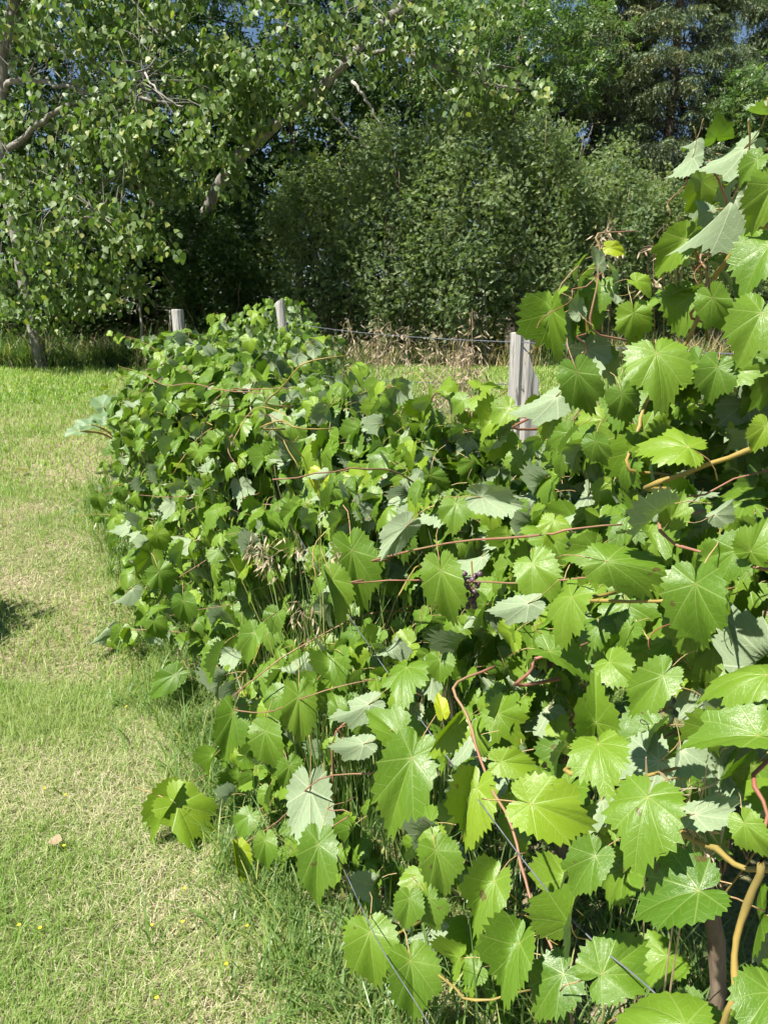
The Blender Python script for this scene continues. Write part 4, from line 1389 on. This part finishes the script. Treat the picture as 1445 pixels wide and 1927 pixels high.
def sprigs(P, tmpl, size, droop=0.2, outward=None):
    k = len(P)
    Yd = rng.normal(0, 1, (k, 3)) + np.array([0, 0, -droop])[None]
    if outward is not None:
        Yd += outward * 0.9
    N = rng.normal(0, 0.6, (k, 3)) + np.array([0, 0, 0.5])[None] + np.array(to_sun)[None] * 0.7
    S = (rng.uniform(size[0], size[1], (k, 1)) * np.ones((1, 3)))
    v, t, _, rn = stamp(tmpl[0], tmpl[1], frames(N, Yd), S, P)
    return v, t, rn


def clumps(c, rad, n_cl, per, cl_r, lower=-1.0, fill=0.55, stretch=1.0, back=2.0):
    """clumped points through an ellipsoid, thicker towards its skin"""
    d = rng.normal(0, 1, (n_cl, 3))
    d /= np.linalg.norm(d, axis=1)[:, None]
    d = d[(d[:, 2] > lower) & (d[:, 1] < back)]
    r = fill + (1 - fill) * rng.random(len(d)) ** 0.5
    r *= 1 + 0.16 * np.sin(d[:, 0] * 5 + c[0]) * np.cos(d[:, 2] * 6 + c[1])
    C = np.array(c)[None] + d * r[:, None] * np.array(rad)[None]
    sz = cl_r * rng.uniform(0.6, 1.3, len(C))
    P = (C[:, None, :] + rng.normal(0, 0.55, (len(C), per, 3)) * sz[:, None, None] * np.array([1, 1, stretch])).reshape(-1, 3)
    return P, np.repeat(d, per, 0)


CROWNS, CROWN_N = {}, [0]


def shrub(name, px0, px1, top, Y, n_cl, label, cat, group, mat, tmpl, size, stems=13, base_y=560, per=52):
    xa, xb = at_y(px0, 600, Y).x, at_y(px1, 600, Y).x
    zt = at_y((px0 + px1) / 2, top, Y).z
    cx = (xa + xb) / 2
    g0 = float(gz(cx, Y))
    o = empty(name, (cx, Y, g0))
    b = np.array(o.location)
    zlow = g0 + 0.35
    c = (cx, Y, (zlow + zt) / 2)
    rad = ((xb - xa) / 2 * 1.12, 1.15, (zt - zlow) / 2)
    bank = CROWNS.setdefault(mat.name, [])
    if len(bank) < (2 if mat.name.startswith('caragana') else 1):      # a few crowns, shared and stretched to each shrub
        P, D = clumps((0, 0, 0), (1.2, 1.15, 2.2), 360, per, 0.27, fill=0.35, stretch=1.5, back=0.45)
        v, t, rn = sprigs(P, tmpl, size, 0.1)
        bank.append(mk_mesh('crown', v, t, mat, rnd=rn))
    CROWN_N[0] += 1
    q = obj('crown', bank[CROWN_N[0] % len(bank)], o)
    q.location = Vector(c) - o.location
    q.scale = (rad[0] / 1.2 * (1 if CROWN_N[0] % 2 else -1), 1.0, rad[2] / 2.2)
    q['kind'] = 'stuff'
    for k in range(stems):
        x0 = cx + rng.normal(0, 0.35) * (xb - xa) / 2
        y0 = Y + rng.uniform(-0.7, 0.3)
        x1 = x0 + rng.normal(0, 0.35)
        h = (zt - g0) * rng.uniform(0.5, 0.97)
        limb(o, [(x0, y0, g0 - 0.05), (x0 + rng.normal(0, 0.06), y0, g0 + h * 0.3), ((x0 + x1) / 2, y0 + rng.normal(0, 0.1), g0 + h * 0.65), (x1, y0 + rng.normal(-0.2, 0.3), g0 + h)],
             rng.uniform(0.012, 0.026), 0.005, M['stem'], 10, 5, 'stem', 0.012)
    return tag(o, label, cat, group)


HG = 'shrubs of the hedge along the wood'
for px0, px1, top, Y, ncl, lab in [
        (500, 680, 300, 16.1, 190, 'lower left shrub of the hedge just right of the dark gap'),
        (630, 830, 230, 15.6, 260, 'hedge shrub above the pale dry grass clump'),
        (770, 980, 190, 15.2, 280, 'tallest hedge shrub in the middle of the hedge'),
        (920, 1090, 215, 15.5, 260, 'hedge shrub behind the thick fence post'),
        (1040, 1200, 280, 16.3, 220, 'hedge shrub below the spruce trunks'),
        (1160, 1330, 340, 16.8, 190, 'hedge shrub behind the vine with the yellow top leaf'),
        (1300, 1500, 360, 16.4, 170, 'rightmost hedge shrub glimpsed behind the tall vine')]:
    shrub('hedge_shrub', px0, px1, top, Y, ncl, lab, 'shrub', HG, M['caragana'], CAR, (0.8, 1.25))
for px0, px1, top, Y, ncl, lab in [
        (-60, 130, 520, 16.6, 90, 'shaded bush behind the foot of the left poplar'),
        (120, 330, 380, 17.2, 150, 'shaded bush in the dark gap behind the hanging poplar leaves'),
        (335, 470, 400, 14.75, 90, 'shaded bush hiding the foot of the leaning poplar'),
        (300, 520, 330, 17.0, 170, 'shaded bush in the darkest gap left of the hedge')]:
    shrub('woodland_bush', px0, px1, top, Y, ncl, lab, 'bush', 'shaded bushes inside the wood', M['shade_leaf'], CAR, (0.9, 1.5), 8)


def broad_tree(name, px_, Y, top, r_px, mat, tmpl, size, n_cl, label, bark, low=330, per=30, trunk_r=0.13, group='broadleaf trees of the wood', cl=0.42):
    g = gy_(px_, Y)
    o = empty(name, g)
    zt = at_y(px_, top, Y).z
    zl = at_y(px_, low, Y).z
    rr = r_px * Y / F
    _, TP = limb(o, [g, g + Vector((0.1, 0, (zt - g.z) * 0.35)), g + Vector((-0.08, 0, (zt - g.z) * 0.7)), g + Vector((0.02, 0, (zt - g.z) * 0.95))], trunk_r, 0.03, bark, 20, 9, 'trunk', 0.015)
    c = (g.x, Y, (zt + zl) / 2)
    P, D = clumps(c, (rr, rr * 0.9, (zt - zl) / 2), n_cl, per, cl, fill=0.35)
    v, t, rn = sprigs(P, tmpl, size, 0.4)
    q = obj('crown', mk_mesh('crown', v - np.array(g), t, mat, rnd=rn), o)
    q['kind'] = 'stuff'
    for k in range(9):
        a = TP[int(rng.uniform(6, 17))]
        d = rng.normal(0, 1, 3)
        d[2] = abs(d[2]) * 0.6
        d /= np.linalg.norm(d)
        e = a + d * rr * 0.85
        limb(o, [a, (a + e) / 2 + np.array([0, 0, 0.15]), e], 0.04, 0.012, bark, 9, 5, 'branch', 0.02)
    return tag(o, label, 'tree', group)


broad_tree('ash_tree', 960, 18.5, -60, 170, M['ash'], ASH, (0.9, 1.35), 150, 'ash tree with narrow leaflets above the middle of the hedge', M['bark'], 250)
broad_tree('ash_tree', 1355, 19.0, 120, 80, M['ash'], ASH, (0.8, 1.2), 60, 'small dark leaved tree at the far right beneath the spruce', M['bark'], 300, cl=0.35)
for px_, Y, top, r_px, ncl, lab in [
        (-20, 20, -180, 190, 110, 'dark broadleaf tree far behind the left poplar trunk'),
        (300, 20.5, -200, 250, 150, 'dark broadleaf tree behind the upper left poplar leaves'),
        (560, 21, -160, 230, 150, 'dark broadleaf tree behind the leaning poplar limb'),
        (780, 21.5, -120, 200, 130, 'dark broadleaf tree between the leaning limb and the ash')]:
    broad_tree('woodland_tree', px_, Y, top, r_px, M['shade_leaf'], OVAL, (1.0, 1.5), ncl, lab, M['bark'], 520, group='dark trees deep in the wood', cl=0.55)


# the depth of the wood, too far in to tell one plant from the next
n = 8000
x = rng.uniform(-17, 15, n)
z_ = rng.beta(1.1, 1.2, n) * np.interp(x, [-17, 2, 6, 15], [7.6, 7.6, 5.0, 4.2])
y = 21.5 + rng.uniform(0, 3.0, n) + 0.15 * z_
v, t, rn = sprigs(np.stack([x, y, gz(x, y) + z_], -1), OVAL, (2.0, 3.4), 0.3)
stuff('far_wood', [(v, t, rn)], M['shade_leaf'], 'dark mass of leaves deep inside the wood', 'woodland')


# spruces
def spray():
    mb = MB()

    def twig(p0, p1, n):
        p0, p1 = np.array(p0), np.array(p1)
        t = np.linspace(0.03, 1, n)
        a = rng.uniform(0, 6.283, n)
        d = (p1 - p0) / np.linalg.norm(p1 - p0)
        x = np.cross(d, [0.2, 0.1, 1.0])
        x /= np.linalg.norm(x)
        y = np.cross(d, x)
        for ti, ai in zip(t, a):
            b = p0 + (p1 - p0) * ti
            o_ = x * math.cos(ai) + y * math.sin(ai)
            s_ = np.cross(d, o_) * 0.011
            mb.add([b - s_, b + s_, b + o_ * 0.03 + d * 0.03], [(0, 1, 2)])
    twig((0, 0, 0), (0, 0.42, -0.06), 16)
    for i in range(4):
        yy = 0.06 + 0.085 * i
        for sgn in (-1, 1):
            twig((0, yy, -0.01), (sgn * 0.11, yy + 0.12, -0.09 - 0.05 * rng.random()), 10)
    for i in range(3):
        yy = 0.1 + 0.1 * i
        twig((0, yy, -0.02), (rng.normal(0, 0.03), yy + 0.05, -0.2), 9)
    return np.concatenate(mb.v), np.concatenate(mb.t)


SPRAY = spray()


SPR, SPH = [], []


def spruce(px_, Y, top, rad, label, z0=1.2, n_wh=26, per=9, gapf=0.15):
    g = gy_(px_, Y)
    o = empty('spruce_tree', g)
    if SPR:
        for ch in SPR:
            c_ = ch.copy()
            COL.objects.link(c_)
            c_.parent = o
        o.rotation_euler = (0, 0, rng.uniform(0.6, 5.6))
        k_ = rad / 2.3
        o.scale = (k_, k_, (at_y(px_, top, Y).z - g.z) / SPH[0])
        return tag(o, label, 'spruce tree', 'spruces behind the hedge')
    zt = at_y(px_, top, Y).z
    SPH.append(zt - g.z)
    limb(o, [g, g + Vector((0.05, 0, (zt - g.z) * 0.5)), g + Vector((0, 0, zt - g.z))], 0.19, 0.02, M['bark'], 16, 9, 'trunk', 0.012)
    br = MB()
    Ps, Ys = [], []
    zz = np.linspace(g.z + z0, min(zt - 0.3, g.z + 12.5), n_wh)
    for i, z in enumerate(zz):
        f = (zt - z) / (zt - g.z)
        L = rad * f ** 0.75
        for k in range(per):
            if rng.random() < gapf:
                continue
            a = rng.uniform(0, 6.283)
            d = np.array([math.cos(a), math.sin(a), 0])
            Lk = L * rng.uniform(0.7, 1.12)
            zz0 = z + rng.uniform(-0.2, 0.2)
            st = np.array([g.x, g.y, zz0])
            pts_ = spline([st, st + d * Lk * 0.45 + np.array([0, 0, -0.14 * Lk]), st + d * Lk * 0.8 + np.array([0, 0, -0.30 * Lk]), st + d * Lk + np.array([0, 0, -0.28 * Lk])], 9)
            br.tube(pts_ - np.array(g), np.linspace(0.028, 0.006, 9), 4)
            m = int(9 + Lk * 7.5)
            t = rng.uniform(0.25, 1.0, m)
            q = np.stack([np.interp(t * 8, np.arange(9), pts_[:, j]) for j in range(3)], -1)
            sd = np.array([-d[1], d[0], 0])
            sg = rng.choice([-1, 1], m)
            Ps.append(q + sd[None] * (sg * rng.uniform(0, 0.22, m))[:, None])
            Ys.append(d[None] * rng.uniform(0.3, 1, m)[:, None] + sd[None] * (sg * rng.uniform(0.1, 0.9, m))[:, None] + np.array([0, 0, -1.0])[None] * rng.uniform(0.0, 0.9, m)[:, None])
    bo = obj('boughs', br.mesh('boughs', M['bark']), o)
    bo['kind'] = 'stuff'
    P, Yd = np.concatenate(Ps), np.concatenate(Ys)
    px, py, dep = proj(P)
    k_ = (py > -160) | (rng.random(len(P)) < 0.35)
    P, Yd = P[k_], Yd[k_]
    k = len(P)
    N = rng.normal(0, 0.25, (k, 3)) + np.array([0, 0, 1.0])[None]
    S = rng.uniform(1.1, 1.8, (k, 1)) * np.ones((1, 3))
    v, t, _, rn = stamp(SPRAY[0], SPRAY[1], frames(N, Yd), S, P - np.array(g))
    q = obj('needles', mk_mesh('needles', v, t, M['spruce'], rnd=rn), o)
    q['kind'] = 'stuff'
    SPR.extend(o.children)
    return tag(o, label, 'spruce tree', 'spruces behind the hedge')


spruce(1095, 21.0, -420, 2.3, 'left spruce with a pale trunk showing behind the hedge', 1.6, 24, 7, 0.12)
spruce(1225, 20.0, -420, 2.4, 'middle spruce with drooping grey green boughs', 1.6, 22, 7, 0.15)
spruce(1440, 22.5, -420, 2.6, 'dark spruce at the upper right corner', 2.0, 19, 6, 0.25)

# bare young stems inside the dark gap
for (pl, Y, r_, lab) in [([(268, 640), (262, 560), (255, 500)], 15.0, 0.035, 'slim bare sapling leaning left in the dark gap'),
                         ([(322, 640), (324, 560), (330, 500)], 15.2, 0.03, 'straight bare sapling right behind the far end post'),
                         ([(370, 620), (374, 560), (378, 530)], 15.4, 0.022, 'short broken sapling between the two far posts')]:
    b = gy_(pl[0][0], Y)
    o = empty('sapling', b)
    limb(o, [b] + [at_y(a, c, Y) for a, c in pl], r_, r_ * 0.6, M['dead_wood'], 12, 7, 'trunk', 0.008)
    for k in range(4):
        s_ = at_y(pl[-1][0] + rng.uniform(-6, 6), rng.uniform(520, 600), Y)
        limb(o, [s_, s_ + Vector((rng.uniform(-0.4, 0.5), 0, rng.uniform(0.05, 0.3))), s_ + Vector((rng.uniform(-0.7, 0.8), -0.1, rng.uniform(-0.1, 0.5)))], 0.01, 0.003, M['dead_wood'], 8, 4, 'branch', 0.01)
    tag(o, lab, 'sapling', 'bare saplings in the wood edge')


# ------------------------------------------------------------------ low broad-leaved plant beyond the end of the row
def broad_leaf_mesh(seed):
    g = np.random.default_rng(seed)
    n = 22
    th = np.linspace(-2.75, 2.75, n)
    r = (0.62 + 0.38 * np.cos(th / 2) ** 2) * (1 + 0.07 * np.cos(th * 11) + g.normal(0, 0.03, n))
    E = np.stack([np.sin(th) * r * 0.72, np.cos(th) * r], -1)
    xy = np.concatenate([[[0, 0]], E * 0.5, E])
    z = 0.12 * np.sin(np.arctan2(xy[:, 0], xy[:, 1]) * 5 + seed) * np.hypot(xy[:, 0], xy[:, 1]) - 0.25 * xy[:, 1] ** 2 + 0.22 * np.abs(xy[:, 0])
    tr = [(0, i + 2, i + 1) for i in range(n - 1)]
    for i in range(n - 1):
        a, b_ = 1 + i, 1 + n + i
        tr += [(a, b_ + 1, b_), (a, a + 1, b_ + 1)]
    return mk_mesh('broad_leaf', np.stack([xy[:, 0], xy[:, 1], z], -1), np.array(tr), M['rhubarb'], smooth=True)


BL = [broad_leaf_mesh(40 + i) for i in range(4)]
cpl = at_y(225, 790, 8.2)
cpl.z = float(gz(cpl.x, cpl.y))
plant = empty('broad_leaved_plant', cpl)
tag(plant, 'low plant with big crinkled leaves on the lawn past the row end', 'plant')
for (px_, py_, Y, L, az, el) in [(240, 800, 7.3, 0.30, -0.6, 0.3), (200, 790, 7.2, 0.30, 2.6, 0.35), (170, 800, 7.1, 0.26, 3.3, 0.05), (260, 760, 7.6, 0.34, 0.9, 0.7), (225, 770, 7.5, 0.34, 2.0, 0.8),
                                 (280, 790, 7.4, 0.28, 0.2, 0.3), (150, 812, 6.9, 0.2, 3.6, 0.0), (235, 815, 6.9, 0.22, 4.4, 0.1), (290, 750, 7.6, 0.3, 0.4, 0.6), (195, 765, 7.5, 0.28, 2.5, 0.7)]:
    J = at_y(px_, py_, Y)
    J.z = max(J.z, float(gz(J.x, J.y)) + 0.06)
    yd = Vector((math.cos(az) * math.cos(el), math.sin(az) * math.cos(el), math.sin(el)))
    Mx = frames(np.array([[0.1, -0.5, 1.0]]), np.array([tuple(yd)]))[0]
    place(random.choice(BL), Matrix.Translation(J) @ Matrix(Mx.tolist()).to_4x4() @ Matrix.Diagonal((L * 0.62, L * 0.62, L * 0.62, 1)), plant)
    v, t = tube(spline([(0, 0, 0.0), tuple((J - cpl) * 0.5 + Vector((0, 0, 0.05))), tuple(J - cpl)], 8), [0.012] * 8, 5)
    obj('stalk', mk_mesh('stalk', v, t, M['petiole'], smooth=True), plant)

# ------------------------------------------------------------------ small things on the lawn
fl = MB()
for (px_, py_) in [(288, 1771), (346, 1764), (466, 1772), (428, 1845), (298, 1910), (126, 1520), (124, 1618), (88, 1507), (80, 1776), (40, 1770), (350, 1700), (240, 1350)]:
    d = ray(px_, py_)
    t = -EYE.z / d.z
    p = EYE + d * t
    h = 0.05
    for k in range(5):
        a = k * 1.2566 + px_
        q = np.array([p.x, p.y, h])
        e = np.array([math.cos(a), math.sin(a), 0.3]) * 0.0055
        s_ = np.array([-math.sin(a), math.cos(a), 0]) * 0.003
        fl.add([q, q + e * 0.6 + s_, q + e, q + e * 0.6 - s_], [(0, 1, 2), (0, 2, 3)], rng.random())
    fl.tube([(p.x, p.y, 0), (p.x, p.y, h)], 0.0006, 3)
tag(obj('yellow_flowers', fl.mesh('yellow_flowers', M['yellow'])), 'tiny yellow flowers dotted through the near lawn', 'flowers', kind='stuff')
for (px_, py_, L, lab, col_) in [(118, 1581, 0.045, 'pale brown dead leaf lying flat on the near lawn', 'dead_leaf'),
                                 (55, 885, 0.11, 'brown fallen leaf on the lawn at the left', 'dead_leaf'),
                                 (69, 770, 0.12, 'bright yellow fallen leaf on the far lawn', 'yellow')]:
    d = ray(px_, py_)
    p = EYE + d * (-EYE.z / d.z)
    for _ in range(6):
        p = EYE + d * ((float(gz(p.x, p.y)) + 0.045 - EYE.z) / d.z)
    me = mk_mesh('fallen_leaf', POP_V * np.array([1, 1, 2.5]) * L, POP_T, M[col_], smooth=True)
    o = obj('fallen_leaf', me)
    o.location = p
    o.rotation_euler = (rng.uniform(-0.3, 0.3), rng.uniform(-0.3, 0.3), rng.uniform(0, 6))
    tag(o, lab, 'leaf', 'fallen leaves on the lawn')


# ------------------------------------------------------------------ garden bush just outside the left edge; its shade lies on the lawn
bc = Vector((-2.9, 3.25, float(gz(-2.9, 3.25))))
gb = empty('garden_bush', bc)
P, D = clumps((bc.x, bc.y, bc.z + 0.75), (0.45, 0.45, 0.5), 60, 34, 0.16, fill=0.2)
v, t, rn = sprigs(P, OVAL, (0.5, 0.8), 0.1)
q = obj('crown', mk_mesh('crown', v - np.array(bc), t, M['ash'], rnd=rn), gb)
q['kind'] = 'stuff'
for k in range(7):
    a = k * 0.9
    limb(gb, [bc + Vector((0.05 * math.cos(a), 0.05 * math.sin(a), -0.05)), bc + Vector((0.15 * math.cos(a), 0.15 * math.sin(a), 0.5)), bc + Vector((0.4 * math.cos(a), 0.4 * math.sin(a), 1.1))], 0.014, 0.005, M['stem'], 9, 5, 'stem', 0.008)
tag(gb, 'low bush at the left edge that shades the lawn', 'bush')
